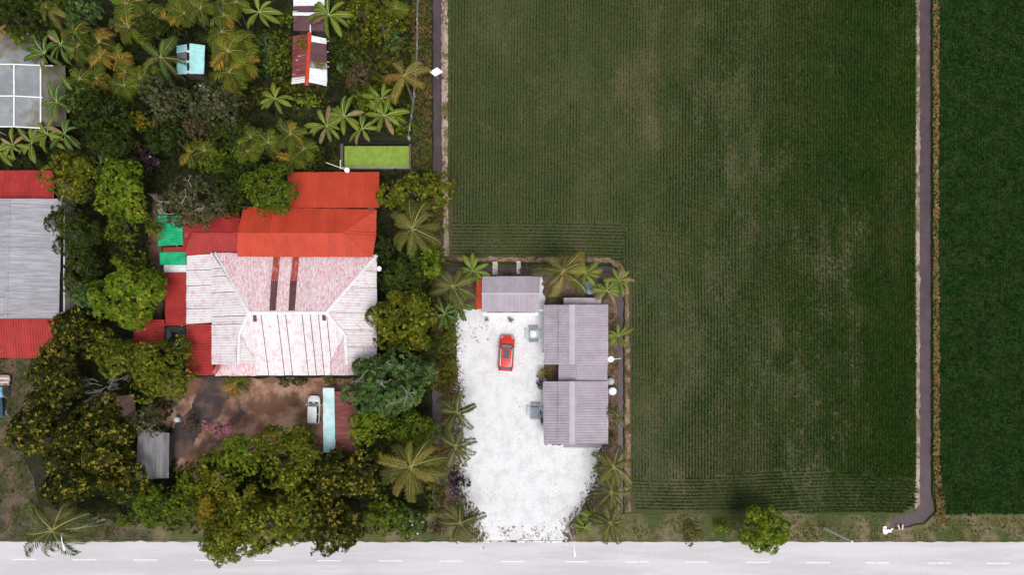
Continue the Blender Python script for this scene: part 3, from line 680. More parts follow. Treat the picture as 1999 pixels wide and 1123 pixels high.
canopy('ribbed grey canopy behind the upper bungalow beside the palm', 1101, 582, 1174, 598, 2.3, M['lavender_lt'], 53)
canopy('ribbed grey canopy at the road end of the lower bungalow', 1100, 862, 1175, 875, 2.3, M['lavender'], 54)
# garage
c = W(997, 576); gar = empty('garage', (c.x, c.y, 0), 'small garage with grey ribbed gable roof and red side lean-to above the red car', 'garage')
roof_plane(gar, px3((942, 540, 2.75), (1054, 540, 2.75), (1054, 573, 3.2), (941, 573, 3.2)), M['lavender'], along=(0, 1, 0), seed=55, pitch=.30, amp=.075)
roof_plane(gar, px3((941, 573, 3.2), (1054, 573, 3.2), (1052, 610, 2.7), (941, 609, 2.7)), M['lavender'], along=(0, -1, 0), seed=56, pitch=.30, amp=.075)
ridge(gar, W(941, 573, 3.21), W(1054, 573, 3.21), M['lavender_lt'], w=.35, h=.05)
roof_plane(gar, px3((930, 546, 2.3), (942, 546, 2.5), (942, 604, 2.5), (930, 604, 2.3)), M['red'], along=(-1, 0, 0), seed=57)
P = wl_([(950, 550), (1046, 550), (1046, 612), (950, 612)]); walls(gar, P, 0, 2.55, M['wall_white']); inner(gar, P, 2.54)
a, b = W(944, 613, 2.4), W(1051, 615, 2.4); MB().box(((a.x + b.x) / 2, (a.y + b.y) / 2 + .02, 2.42), (b.x - a.x, .34, .1)).build('gutter_board', M['wall_white'], gar)
a, b = W(1052, 606, 2.4), W(1066, 606, 2.4); MB().tube([a, b], .06).build('pipe', M['pipe'], gar)

# ---- sheds
def posts(r, pts, z, m=None):
    for x, y in pts:
        q = W(x, y, z); MB().tube([(q.x, q.y, 0), (q.x, q.y, z)], .05).build('post', m or M['timber'], r)
def shed(name, label, cx, cy): q = W(cx, cy); return empty(name, (q.x, q.y, 0), label, 'shed')
s = shed('shed', 'turquoise roofed shed with a broken ridge among the orange tipped palms', 372, 115)
roof_plane(s, px3((346, 89, 2.3), (366, 86, 2.75), (366, 144, 2.75), (346, 145, 2.3)), M['turq'], along=(-1, 0, 0), seed=61, gaps=(2,), gap=.08, mats={1: M['old_dark'], 2: M['turq']})
roof_plane(s, px3((370, 84, 2.75), (401, 88, 2.2), (398, 144, 2.2), (370, 144, 2.75)), M['turq'], along=(1, 0, 0), seed=62)
P = wl_([(352, 92), (384, 92), (384, 136), (352, 136)]); walls(s, P, 0, 2.15, M['timber']); inner(s, P, 2.14)
for i in range(6):
    q = W(368, 90 + i * 10, 2.75); MB().box((q.x, q.y, 2.76), (.30, .26, .05)).build('ridge_block', M['white_sheet'] if i % 2 else M['dark'], s)
s = shed('shed', 'plum and white roofed shed at the top edge of the photo', 605, 25)
roof_plane(s, px3((574, -30, 2.9), (634, -30, 2.9), (634, 24, 2.9), (574, 24, 2.7)), M['plum'], along=(1, 0, .01), seed=63, mats={1: M['white_sheet'], 3: M['white_sheet']}, sheet=.85)
roof_plane(s, px3((572, 21, 2.82), (634, 24, 2.82), (634, 31, 2.8), (572, 30, 2.8)), M['white_sheet'], along=(1, 0, .01), seed=64)
roof_plane(s, px3((574, 29, 2.7), (635, 31, 2.7), (635, 62, 2.4), (573, 60, 2.4)), M['plum'], along=(1, 0, 0), seed=65, sheet=.7)
P = wl_([(580, -20), (630, -20), (630, 54), (580, 54)]); walls(s, P, 0, 2.35, M['timber']); inner(s, P, 2.34)
s = shed('shed', 'shed with bright red ridge and patchy plum and white roof', 605, 118)
roof_plane(s, px3((572, 70, 2.3), (602, 66, 2.9), (599, 160, 2.9), (571, 160, 2.3)), M['rust'], along=(-1, 0, 0), seed=66, sheet=.8)
roof_plane(s, px3((571, 152, 2.36), (601, 148, 2.96), (600, 160, 2.96), (570, 164, 2.36)), M['white_sheet'], along=(-1, 0, 0), seed=67)
roof_plane(s, px3((605, 68, 2.9), (638, 75, 2.3), (639, 160, 2.3), (602, 158, 2.9)), M['plum'], along=(1, 0, 0), seed=68, sheet=.8, mats={0: M['white_sheet'], 1: M['white_sheet'], 2: M['old_grey'], 6: M['white_sheet'], 5: M['plum']})
roof_plane(s, px3((602, 152, 2.97), (639, 158, 2.37), (638, 168, 2.37), (602, 160, 2.97)), M['white_sheet'], along=(1, 0, 0), seed=69)
a, b = W(605, 63, 2.98), W(599, 167, 2.98)
ridge(s, a, b, M['red'], w=.48, h=.07)
P = wl_([(580, 76), (628, 76), (628, 150), (580, 150)]); walls(s, P, 0, 2.25, M['timber']); inner(s, P, 2.24)
for y in (78, 99, 119, 128):
    a, b = W(628, y, 2.25), W(643, y + 2, 2.15); MB().tube([a, b], .05).build('rafter', M['plank'], s)
q = W(606, 56, 3); MB().tube([(q.x, q.y - .6, 2.9), (q.x, q.y + .5, 2.95)], .07).build('pipe', M['pipe'], s)
s = shed('carport', 'carport with pale turquoise strip and rusty red half beside the white car', 660, 820); s['category'] = 'carport'
roof_plane(s, px3((631, 758, 2.75), (653, 758, 2.75), (655, 884, 2.75), (632, 884, 2.75)), M['turq_pale'], along=(1, 0, 0), seed=71, sheet=.8, pitch=.2, amp=.03)
roof_plane(s, px3((653, 765, 2.65), (697, 765, 2.2), (697, 884, 2.2), (654, 884, 2.65)), M['rust'], along=(1, 0, 0), seed=72, sheet=.8, jit=.04)
posts(s, [(634, 762), (634, 820), (634, 880), (692, 770), (692, 878)], 2.2)
s = shed('shed', 'dark grey flat roofed shed under the trees by the dirt yard', 300, 890)
roof_plane(s, px3((270, 838, 2.5), (331, 846, 2.35), (330, 934, 2.35), (266, 938, 2.5)), M['old_dark'], along=(0, -1, 0), seed=73, sheet=.85, pitch=.2, amp=.02)
P = wl_([(276, 850), (318, 850), (318, 916), (276, 916)]); walls(s, P, 0, 2.25, M['timber']); inner(s, P, 2.24)
s = shed('shed', 'pinkish tin roof half hidden under the leafless twigs', 245, 800)
roof_plane(s, px3((222, 775, 2.4), (262, 770, 2.2), (270, 835, 2.2), (245, 845, 2.4)), mat('pink_tin', (.36, .22, .19), (.24, .14, .12), scale=1.5, rnd=.1), along=(1, 0, 0), seed=74, sheet=.8)
posts(s, [(228, 780), (258, 778), (264, 828), (248, 838)], 2.2)

# ---- shade net house
q = W(40, 190); net = empty('net_house', (q.x, q.y, 0), 'grey shade net house with white pipe frame', 'net house')
zt = 3.0
xs = [-70, -22, 28, 80]; ys = [125, 187, 247]
for i in range(3):
    for j in range(2):
        V = []
        n = 6
        for b in range(n + 1):
            for a in range(n + 1):
                u_, v_ = a / n, b / n
                p = W(xs[i] + (xs[i + 1] - xs[i]) * u_, ys[j] + (ys[j + 1] - ys[j]) * v_, zt - .22 * math.sin(math.pi * u_) * math.sin(math.pi * v_)); V.append(p)
        F = [(b * (n + 1) + a, (b + 1) * (n + 1) + a, (b + 1) * (n + 1) + a + 1, b * (n + 1) + a + 1) for b in range(n) for a in range(n)]
        MB().add(V, F).build('net_panel', M['net'], net)
for i in range(3):   # curved north end, sloping east side
    V = []
    for b in range(7):
        t = b / 6; yb = 125 - 60 * math.sin(t * 1.35) / .976; z = zt - 1.9 * (1 - math.cos(t * 1.35)) / .78
        for a in range(5): V.append(W(xs[i] + (xs[i + 1] - xs[i]) * a / 4, yb + 4 * (a - 2) * .2, z + .001))
    MB().add(V, [(b * 5 + a, b * 5 + a + 1, (b + 1) * 5 + a + 1, (b + 1) * 5 + a) for b in range(6) for a in range(4)]).build('net_panel', M['net'], net)
V = [W(80, 125, zt), W(128, 128, 1.2), W(130, 247, 1.2), W(80, 247, zt)]
MB().add(V, [(0, 3, 2, 1)]).build('net_panel', mat('side_net', (.14, .12, .075), (.20, .19, .16), scale=.7, rough=.8, alpha=.9), net)
for x in xs: MB().tube([W(x, 125, zt + .05), W(x, 187, zt + .05), W(x, 248, zt + .05)], .085, 8).build('pipe', M['pipe'], net)
for y in ys: MB().tube([W(-70, y, zt + .13), W(28, y, zt + .13), W(84 if y != 125 else 104, y + 3, zt + .1)], .075, 8).build('pipe', M['pipe'], net)
MB().tube([W(-10, 66, .9), W(40, 66, .9), W(62, 64, .9)], .06).build('pipe', M['pipe'], net)
posts(net, [(x, y) for x in xs for y in ys], zt, M['pipe'])

# ---- algae pond with a low wall
q = W(735, 306); pond = empty('algae_pond', (q.x, q.y, 0), 'rectangular pond covered in bright green algae', 'pond')
def rect(x0, y0, x1, y1, z): return [W(x0, y0, z), W(x0, y1, z), W(x1, y1, z), W(x1, y0, z)]
MB().add(rect(673, 285, 800, 327, .35), [(0, 1, 2, 3)]).build('water_surface', M['algae'], pond)
for (x0, y0, x1, y1, m_) in ((668, 328, 803, 331.5, 'concrete'), (668, 280, 803, 284, 'dark'), (667, 284, 672.5, 328, 'timber'), (800.5, 284, 804, 328, 'timber')):
    a, b = W(x0, y0), W(x1, y1); MB().box(((a.x + b.x) / 2, (a.y + b.y) / 2, .28), (abs(b.x - a.x), abs(b.y - a.y), .56)).build('pond_wall', M[m_], pond)
MB().tube([W(665, 312, .9), W(665, 330, .9)], .06).build('pipe', M['pipe'], pond)
# ------------------------------------------------------------------ vehicles (front towards +Y, origin on the ground)
def ring(y, w, zb, zs, zt, wt):
    """cross-section: lower sill, shoulder, hood or deck with a slight crown"""
    return [Vector((-w * .92, y, zb)), Vector((-w, y, zb + .18)), Vector((-w, y, zs)), Vector((-wt, y, zt - .03)), Vector((-wt * .5, y, zt)), Vector((0, y, zt + .012)),
            Vector((wt * .5, y, zt)), Vector((wt, y, zt - .03)), Vector((w, y, zs)), Vector((w, y, zb + .18)), Vector((w * .92, y, zb))]

def wheel(root, x, y, r, w, tyre=None, rim=None):
    t = MB(); Mx = Matrix.Translation((x, y, r)) @ Matrix.Rotation(math.pi / 2, 4, 'Y')
    t.lathe([(r * .62, -w / 2), (r * .95, -w / 2), (r, -w * .3), (r, w * .3), (r * .95, w / 2), (r * .62, w / 2)], n=20, M=Mx)
    wo = t.build('wheel', tyre or M['rubber'], root, local=True)
    k = MB().lathe([(.03, -w * .42), (r * .6, -w * .40), (r * .6, w * .40), (.03, w * .42)], n=12, M=Mx)
    k.build('rim', rim or M['metal'], wo, local=True)

def car(name, label, cat, loc, rz, L_, Wd, Ht, paint, hood, ws, roof0, roof1, rear, suv):
    r = empty(name, loc, label, cat, rz=rz); hw = Wd / 2; f = L_ / 2
    zs = .80 if suv else .70; zh = .98 if suv else .86
    b = MB().loft([ring(-f, hw * .80, .42, zs - .05, zh - .12, hw * .72), ring(-f + .10, hw * .92, .30, zs, zh, hw * .84), ring(-f + .5, hw * .99, .24, zs + .06, zh + .04, hw * .90), ring(0, hw, .22, zs + .05, zh + .02, hw * .90),
                   ring(f - hood, hw * .99, .24, zs + .04, zh + .02, hw * .88), ring(f - hood * .45, hw * .98, .26, zs, zh - .05, hw * .84), ring(f - .22, hw * .90, .30, zs - .06, zh - .16, hw * .76), ring(f - .06, hw * .72, .36, zs - .14, zh - .26, hw * .6), ring(f, hw * .5, .42, .55, .62, hw * .42)])
    b.build('body', paint, r, smooth=True, local=True)
    zb = zh + .0; wt = hw * .73; wb = hw * .89
    # greenhouse: base loop at the belt line, top loop at the roof
    y0, y1, y2, y3 = f - ws, roof0, roof1, rear
    V = [Vector((-wb * .94, y0, zb)), Vector((wb * .94, y0, zb)), Vector((wb, (y0 + y3) / 2, zb)), Vector((wb * .93, y3, zb)), Vector((-wb * .93, y3, zb)), Vector((-wb, (y0 + y3) / 2, zb)),
         Vector((-wt * .93, y1, Ht - .05)), Vector((wt * .93, y1, Ht - .05)), Vector((wt, (y1 + y2) / 2, Ht - .02)), Vector((wt * .92, y2, Ht - .06)), Vector((-wt * .92, y2, Ht - .06)), Vector((-wt, (y1 + y2) / 2, Ht - .02))]
    F = [(0, 1, 7, 6), (1, 2, 8, 7), (2, 3, 9, 8), (3, 4, 10, 9), (4, 5, 11, 10), (5, 0, 6, 11), (6, 7, 8, 11), (11, 8, 9, 10)]
    MB().add(V, F).build('pillars', paint if not suv else M['trim'], r, local=True)
    # roof skin, crowned
    g = MB(); ny, nx = 8, 6; vs = []
    for j in range(ny + 1):
        t = j / ny; y = y1 + (y2 - y1) * t; w_ = wt * (.94 + .07 * math.sin(math.pi * t))
        for i in range(nx + 1):
            s_ = i / nx * 2 - 1; vs.append((s_ * w_, y, Ht - .045 + .06 * math.sin(math.pi * (t * .9 + .05)) - .035 * s_ * s_))
    g.add(vs, [(j * (nx + 1) + i, (j + 1) * (nx + 1) + i, (j + 1) * (nx + 1) + i + 1, j * (nx + 1) + i + 1) for j in range(ny) for i in range(nx)])
    rf = g.build('roof', paint, r, smooth=True, local=True)
    def pane(name, quad, inset, m, out):
        a, b_, c_, d_ = [Vector(q) for q in quad]; cen = (a + b_ + c_ + d_) / 4
        n_ = (b_ - a).cross(d_ - a).normalized()
        if n_.dot(cen - Vector((0, 0, .6))) < 0: n_ = -n_
        V = [p.lerp(cen, inset) + n_ * out for p in (a, b_, c_, d_)]
        mids = []
        for i in range(4): mids += [V[i], (V[i] + V[(i + 1) % 4]) / 2 + n_ * .012]
        MB().add(mids + [cen + n_ * (out + .02)], [(i, (i + 1) % 8, 8) for i in range(8)]).build(name, m, r, smooth=True, local=True)
    pane('windscreen', (V[0], V[1], V[7], V[6]), .07, M['glass'], .012)
    pane('rear_window', (V[3], V[4], V[10], V[9]), .12, M['sunroof'], .012)
    for q in ((V[1], V[2], V[8], V[7]), (V[2], V[3], V[9], V[8]), (V[4], V[5], V[11], V[10]), (V[5], V[0], V[6], V[11])): pane('side_window', q, .10, M['sunroof'], .010)
    for sx in (-1, 1):
        wheel(r, sx * (hw - .09), f - .82 * (L_ / 4.3), .33 if suv else .27, .2); wheel(r, sx * (hw - .09), -f + .78 * (L_ / 4.3), .33 if suv else .27, .2)
        MB().box((sx * (hw + .07), y0 - .22, zb + .08), (.2, .11, .14)).build('wing_mirror', paint, r, bevel=.03, local=True)
        MB().add([(sx * hw * .86, f - .34, zs + .03), (sx * hw * .60, f - .12, zs - .04), (sx * hw * .50, f - .12, zs + .03), (sx * hw * .74, f - .40, zh - .085)], [(0, 1, 2, 3)]).build('headlight', M['lamp'], r, local=True)
        MB().box((sx * hw * .78, -f + .07, zs + .02), (.2, .10, .16)).build('tail_light', M['tail'], r, bevel=.02, local=True)
        if suv: MB().tube([(sx * wt * .97, y1 - .1, Ht), (sx * wt * 1.0, (y1 + y2) / 2, Ht + .045), (sx * wt * .95, y2 + .1, Ht - .01)], .032, 6).build('roof_rail', M['chrome'], r, local=True)
    MB().box((0, -f - .01, .52), (Wd * .78, .12, .18)).build('rear_bumper', M['chrome'] if suv else M['trim'], r, bevel=.04, local=True)
    MB().box((0, f - .06, .44), (Wd * .62, .12, .16)).build('front_bumper', M['trim'], r, bevel=.04, local=True)
    MB().box((0, f - ws + .05, zb + .012), (Wd * .76, .16, .03)).build('wiper_cowl', M['trim'], r, local=True)
    if suv:
        sr = MB()
        for j in (0, 1):
            y = y1 - .42 - j * .58; sr.box((0, y, Ht + .018), (wt * 1.12, .54, .02))
        MB().box((0, y1 - .42, Ht + .012), (wt * 1.12, .54, .025)).build('sunroof', M['sunroof'], rf, local=True)
        MB().box((0, y1 - 1.0, Ht + .016), (wt * 1.12, .54, .025)).build('sunroof', M['sunroof'], rf, local=True)
    return r
p = W(989, 690, .7); car('car', 'red SUV with roof rails and dark sunroof on white gravel', 'car', (p.x, p.y, .03), math.radians(-3.5), 4.35, 1.82, 1.62, M['car_red'], 1.15, 1.15, .62, -1.72, -2.0, True)
p = W(613, 801, .7); car('car', 'small white hatchback parked on the dirt yard', 'car', (p.x, p.y, .01), math.radians(-1.5), 3.45, 1.50, 1.42, M['car_white'], .78, .86, .40, -1.52, -1.64, False)

# blue tractor at the west edge, bonnet towards the road
p = W(7, 775); tr = empty('tractor', (p.x, p.y, 0.012), 'old blue tractor with dusty rear wheel cut by the photo edge', 'tractor', rz=math.radians(184))
MB().loft([[Vector((sx * w_, y, z)) for sx, z in ((-1, .75), (-1, zt_ - .1), (-.75, zt_), (.75, zt_), (1, zt_ - .1), (1, .75))] for y, w_, zt_ in ((.1, .40, 1.45), (.8, .40, 1.42), (1.7, .36, 1.36), (2.35, .32, 1.28), (2.5, .26, 1.15))]).build('bonnet', M['tractor_blue'], tr, local=True)
MB().box((0, 2.53, .95), (.5, .06, .4)).build('grille', M['trim'], tr, local=True)
MB().box((0, -.5, .85), (.5, 1.2, .5)).build('gearbox', M['bluegrey'], tr, local=True)
for sx in (-1, 1):
    wheel(tr, sx * .82, -.55, .72, .42, M['tyre_dusty'], M['lightgrey']); wheel(tr, sx * .72, 1.95, .38, .22, M['tyre_dusty'], M['lightgrey'])
    MB().add([(sx * .55, -1.15, 1.35), (sx * .98, -1.15, 1.35), (sx * .98, -.5, 1.56), (sx * .55, -.5, 1.56), (sx * .98, .1, 1.35), (sx * .55, .1, 1.35)], [(0, 1, 2, 3), (3, 2, 4, 5)]).build('mudguard', M['tractor_blue'], tr, local=True)
MB().box((0, -.65, 1.2), (.45, .42, .1)).box((0, -.86, 1.42), (.45, .08, .4)).build('seat', M['trim'], tr, bevel=.03, local=True)
Mx = Matrix.Translation((0, -.1, 1.55)) @ Matrix.Rotation(.5, 4, 'X')
MB().tube([Mx @ Vector((.2 * math.cos(a), .2 * math.sin(a), 0)) for a in np.linspace(0, 6.283, 15)], .018).tube([Mx @ Vector((0, 0, 0)), Vector((0, .12, 1.3))], .02).build('steering_wheel', M['trim'], tr, local=True)
MB().tube([(.25, 1.2, 1.4), (.25, 1.2, 1.95)], .04).build('exhaust_pipe', M['trim'], tr, local=True)
p = W(0, 743); tl = empty('log_pile', (p.x, p.y, .012), 'stack of weathered pinkish planks behind the blue tractor', 'planks')
for i in range(5):
    y = p.y + .55 - i * .27
    MB().box((p.x - .2 + R.uniform(-.1, .1), y, .45 + .05 * (i % 2)), (3.6, .23, .12), R.uniform(-.03, .03)).build('plank', M['plank'] if i % 2 else mat('reddish_plank', (.30, .17, .15), (.42, .32, .30), scale=3), tl)
for x in (-1.2, 1.2): MB().box((p.x + x, p.y, .2), (.15, 1.4, .38)).build('bearer', M['timber'], tl)

# ------------------------------------------------------------------ yard furniture and utilities
def picnic(label, px, py, rz, top):
    q = W(px, py); r = empty('garden_table', (q.x, q.y, .03), label, 'table', rz=rz)
    MB().box((0, 0, .73), (.95, .95, .06)).build('tabletop', top, r, bevel=.02, local=True)
    for sx in (-1, 1):
        for sy in (-1, 1): MB().tube([(sx * .36, sy * .36, 0), (sx * .36, sy * .36, .7)], .03).build('leg', M['bluegrey'], r, local=True)
    for k in range(4):
        Mr = Matrix.Rotation(k * math.pi / 2, 4, 'Z')
        b = MB().box((0, .92, .43), (1.15, .12, .04), M=Mr).box((0, .77, .43), (1.15, .12, .04), M=Mr).build('bench_seat', M['bluegrey_lt'] if k % 2 else M['bluegrey'], r, local=True)
        for sx in (-.45, .45):
            MB().tube([Mr @ Vector((sx, .85, 0)), Mr @ Vector((sx, .85, .41))], .025).build('bench_leg', M['bluegrey'], b, local=True)
            MB().tube([Mr @ Vector((sx, .36, .2)), Mr @ Vector((sx, .85, .2))], .02).build('brace', M['bluegrey'], b, local=True)
    return r
picnic('square garden table with pale top and benches near the upper bungalow', 1042, 653, .02, M['bluegrey_lt'])
picnic('square garden table with dark top beside the lower bungalow', 1045, 803, -.03, M['bluegrey'])
p = W(1042, 653, .8); MB_ = MB().lathe([(.02, .765), (.33, .77), (.33, .80), (.02, .81)], c=(p.x, p.y, .03), n=16); o = MB_.build('tray', M['white']); tag(o, 'round white tray on the pale garden table', 'tray')
# motorbike by the wall
p = W(1057, 816); mo = empty('motorbike', (p.x, p.y, .03), 'black motorbike parked against the lower bungalow wall', 'motorbike', rz=.1)
for y in (-.6, .6): MB().lathe([(.2, -.05), (.29, -.05), (.30, 0), (.29, .05), (.2, .05)], n=16, M=Matrix.Translation((0, y, .3)) @ Matrix.Rotation(math.pi / 2, 4, 'Y')).build('wheel', M['rubber'], mo, local=True)
MB().loft([[Vector((-w_, y, z0)), Vector((w_, y, z0)), Vector((w_ * .8, y, z1)), Vector((-w_ * .8, y, z1))] for y, w_, z0, z1 in ((-.75, .07, .62, .72), (-.3, .15, .45, .78), (.1, .13, .35, .62), (.42, .17, .4, .85), (.6, .08, .6, .92))]).build('body', M['bluegrey'], mo, local=True)
MB().box((0, -.3, .80), (.24, .62, .08)).build('seat', M['trim'], mo, bevel=.03, local=True)
MB().tube([(-.34, .42, 1.0), (-.1, .5, 1.02), (.1, .5, 1.02), (.34, .42, 1.0)], .02).build('handlebar', M['trim'], mo, local=True)
for sx in (-.2, .2): MB().tube([(sx, .45, 1.0), (sx * 1.3, .45, 1.18)], .012).lathe([(.01, 1.15), (.06, 1.18), (.01, 1.22)], c=(sx * 1.3, .45, 0), n=8).build('mirror', M['chrome'], mo, local=True)

def dish(label, px, py, z, rad, tilt, az, base_z=0.0, arm=None):
    q = W(px, py, z); r = empty('satellite_dish', (q.x, q.y, base_z), label, 'dish')
    Mx = Matrix.Translation((0, 0, z - base_z)) @ Matrix.Rotation(az, 4, 'Z') @ Matrix.Rotation(tilt, 4, 'X')
    MB().lathe([(.01, -.10), (rad * .5, -.07), (rad * .85, -.02), (rad, .03), (rad * 1.01, .05), (rad * .96, .045), (rad * .8, .0), (rad * .4, -.05), (.01, -.07)], n=24, M=Mx).build('reflector', M['white'], r, smooth=True, local=True)
    MB().tube([(0, 0, 0), (0, 0, z - base_z - .1)], .035).build('mast', M['metal'], r, local=True)
    MB().tube([Mx @ Vector((0, -rad * .9, 0)), Mx @ Vector((0, -rad * .3, rad * .9))], .02).tube([Mx @ Vector((0, -rad * .3, rad * .82)), Mx @ Vector((0, -rad * .2, rad * .98))], .045).build('feed_arm', M['lightgrey'], r, local=True)
    if arm:
        a = W(arm[0], arm[1], z - .2); MB().tube([Vector((0, 0, z - base_z - .1)), Vector((a.x - q.x, a.y - q.y, z - base_z - .25))], .035).build('stay', M['pipe'], r, local=True)
dish('white satellite dish above the north edge of the orange red roof', 678, 332, 3.6, .30, .35, 0, 0, (637, 317))
dish('white satellite dish beside the east eave of the peeling white roof', 741, 525, 4.1, .30, .3, -1.2)
dish('white satellite dish on a stay by the upper lavender bungalow', 1193, 702, 2.7, .36, .25, .3, 0, (1213, 700))
q = W(1191, 745); o = MB().lathe([(.42, 0), (.44, .1), (.44, .75), (.40, .85), (.12, .95), (.02, .96)], c=(q.x, q.y, 0), n=24).build('water_drum', M['lightgrey'], smooth=True); tag(o, 'light grey round drum beside the link building', 'drum', 'drums by the bungalows')
q = W(1194, 764); o = MB().lathe([(.46, 0), (.48, .1), (.48, 1.0), (.44, 1.08), (.10, 1.12), (.02, 1.12)], c=(q.x, q.y, 0), n=24).build('water_drum', M['white'], smooth=True); tag(o, 'white round drum beside the lower bungalow', 'drum', 'drums by the bungalows')
q = W(1153, 561, 2.0); tk = empty('water_tank', (q.x, q.y, 0), 'dark blue water tank with conical lid between palm and banana', 'tank')
MB().lathe([(.8, .0), (.82, .3), (.80, .35), (.82, .75), (.80, .8), (.82, 1.25), (.80, 1.3), (.80, 1.7)], c=(q.x, q.y, 0), n=28).build('shell', M['tank'], tk, smooth=True)
MB().lathe([(.84, 1.70), (.84, 1.76), (.22, 2.12), (.2, 2.18), (.02, 2.2)], c=(q.x, q.y, 0), n=28).build('lid', M['bluegrey'], tk)

# footbridges: planks over the compound ditch
for label, px, y0, y1, wd in (('white plank footbridge nearest the garden over the compound ditch', 967, 511, 537, .62), ('white plank footbridge nearest the tall palm over the compound ditch', 1013, 510, 535, .50)):
    a, b = W(px, y0), W(px, y1); r = empty('footbridge', (a.x, (a.y + b.y) / 2, 0), label, 'footbridge')
    n = 8; ln = (a.y - b.y) / n
    for i in range(n): MB().box((a.x + R.uniform(-.03, .03), a.y - (i + .5) * ln, .10 + R.uniform(-.012, .012)), (wd, ln * .8, .045), R.uniform(-.05, .05)).build('plank', M['plank'], r)
    for sx in (-.2, .2): MB().box((a.x + sx, (a.y + b.y) / 2, .045), (.08, a.y - b.y, .06)).build('bearer', M['timber'], r)

# white diamond board over the narrow ditch
q = W(852, 140, 1.6); sg = empty('white_board', (q.x, q.y, BED), 'white diamond shaped board on a post in the narrow ditch', 'board')
V = [(-.82, .02, 0), (-.12, -.58, .1), (.84, -.06, .1), (.12, .56, 0)]
Z = 1.6 - BED
MB().add([(x, y, z + Z) for x, y, z in V] + [(x, y, z + Z - .04) for x, y, z in V], [(0, 1, 2, 3), (7, 6, 5, 4), (0, 4, 5, 1), (1, 5, 6, 2), (2, 6, 7, 3), (3, 7, 4, 0)]).build('board', M['white'], sg, local=True)
MB().tube([(0, 0, 0), (0, 0, Z - .02)], .06).build('post', M['metal'], sg, local=True)

# street lamps
def lamp(label, top, head, z):
    a, b = W(*top, z), W(*head, z + .15); r = empty('street_lamp', (a.x, a.y, 0), label, 'street lamp')
    MB().tube([(a.x, a.y, 0), (a.x, a.y, z * .5), (a.x, a.y, z)], [.12, .10, .07], 8).build('pole', M['white_sheet'], r)
    d = b - a
    MB().tube([a, a + d * .25 + Vector((0, 0, .12)), a + d * .6 + Vector((0, 0, .15)), b], .05, 6).build('arm', M['pipe'], r)
    dn = Vector((d.x, d.y, 0)).normalized(); s_ = Vector((-dn.y, dn.x, 0))
    rings = []
    for t, w_, h_ in ((-.28, .05, .04), (-.1, .11, .07), (.25, .14, .08), (.42, .10, .05), (.47, .03, .03)):
        c = b + dn * t; rings.append([c - s_ * w_ + Vector((0, 0, -h_)), c + s_ * w_ + Vector((0, 0, -h_)), c + s_ * w_ * .7 + Vector((0, 0, h_)), c - s_ * w_ * .7 + Vector((0, 0, h_))])
    MB().loft(rings).build('lamp_head', M['white'], r)
lamp('street lamp reaching over the road beside the far palm', (121, 1043), (125, 1068), 8)
lamp('street lamp reaching over the road at the gravel yard entrance', (1120, 1060), (1122, 1080), 8)
# utility pole and cable
q = W(1610, 1032); up = empty('utility_pole', (q.x, q.y, 0), 'pale concrete utility pole on the verge carrying a black cable', 'pole')
MB().tube([(q.x, q.y, 0), (q.x, q.y, 3.4), (q.x, q.y, 6.8)], [.16, .14, .11], 8).build('shaft', M['white_sheet'], up)
MB().tube([(q.x, q.y - .12, 6.6), (q.x, q.y + .12, 6.6)], .04).build('bracket', M['metal'], up)
def cat_(x0, z0, x1, z1, y, sag):
    return [(x0 + (x1 - x0) * t, y, z0 + (z1 - z0) * t - 4 * sag * t * (1 - t)) for t in np.linspace(0, 1, 25)]
y = q.y - .05
o = MB().tube(cat_(q.x, 6.6, -2, 6.3, y, .5)[:-1] + cat_(-2, 6.3, -75, 6.3, y, .6), .022, 5).build('cable', M['wire']); tag(o, 'thin black cable strung along the road edge past the gravel yard', 'cable')
o = MB().tube(cat_(q.x, 6.62, 95, 6.5, y - .0, .5), .022, 5).build('cable', M['wire']); tag(o, 'thin black cable running from the utility pole past the golden grass', 'cable')
# foam waste and culvert
q = W(1730, 1038); o = MB().add([(q.x + x, q.y + y_, .02 + z) for z in (0, .22) for x, y_ in ((-.5, .28), (-.46, -.1), (-.3, -.34), (.0, -.3), (.06, -.12), (.55, -.1), (.55, .24))], [tuple(range(7)), tuple(reversed(range(7, 14)))] + [(i, (i + 1) % 7, 7 + (i + 1) % 7, 7 + i) for i in range(7)]).build('foam_block', M['styro']); tag(o, 'large broken white foam block on the verge', 'foam block')
q = W(1726, 1030); o = MB().box((q.x, q.y, .14), (.42, .3, .24), .1).build('foam_block', M['styro'], bevel=.03); tag(o, 'small white foam block just above the large one on the verge', 'foam block')
q = W(1740, 1033); o = MB().lathe([(.10, 0), (.12, .22), (.09, .25), (.02, .26)], c=(q.x, q.y, .02), n=12).build('bucket', M['styro']); tag(o, 'tiny white tub right of the small foam block', 'tub')
q = W(1758, 1030); cv = empty('culvert', (q.x, q.y, BED), 'culvert with two pale concrete wing walls at the ditch end', 'culvert')
for sx, a in ((-.22, .25), (.22, -.12)): MB().box((q.x + sx, q.y, -.12), (.16, .62, .5), a).build('wing_wall', M['plank'], cv)
MB().lathe([(.2, -.3), (.2, .3), (.17, .3), (.17, -.3)], n=12, M=Matrix.Translation((q.x, q.y - .1, -.25)) @ Matrix.Rotation(math.pi / 2, 4, 'X')).build('pipe', M['dark'], cv)
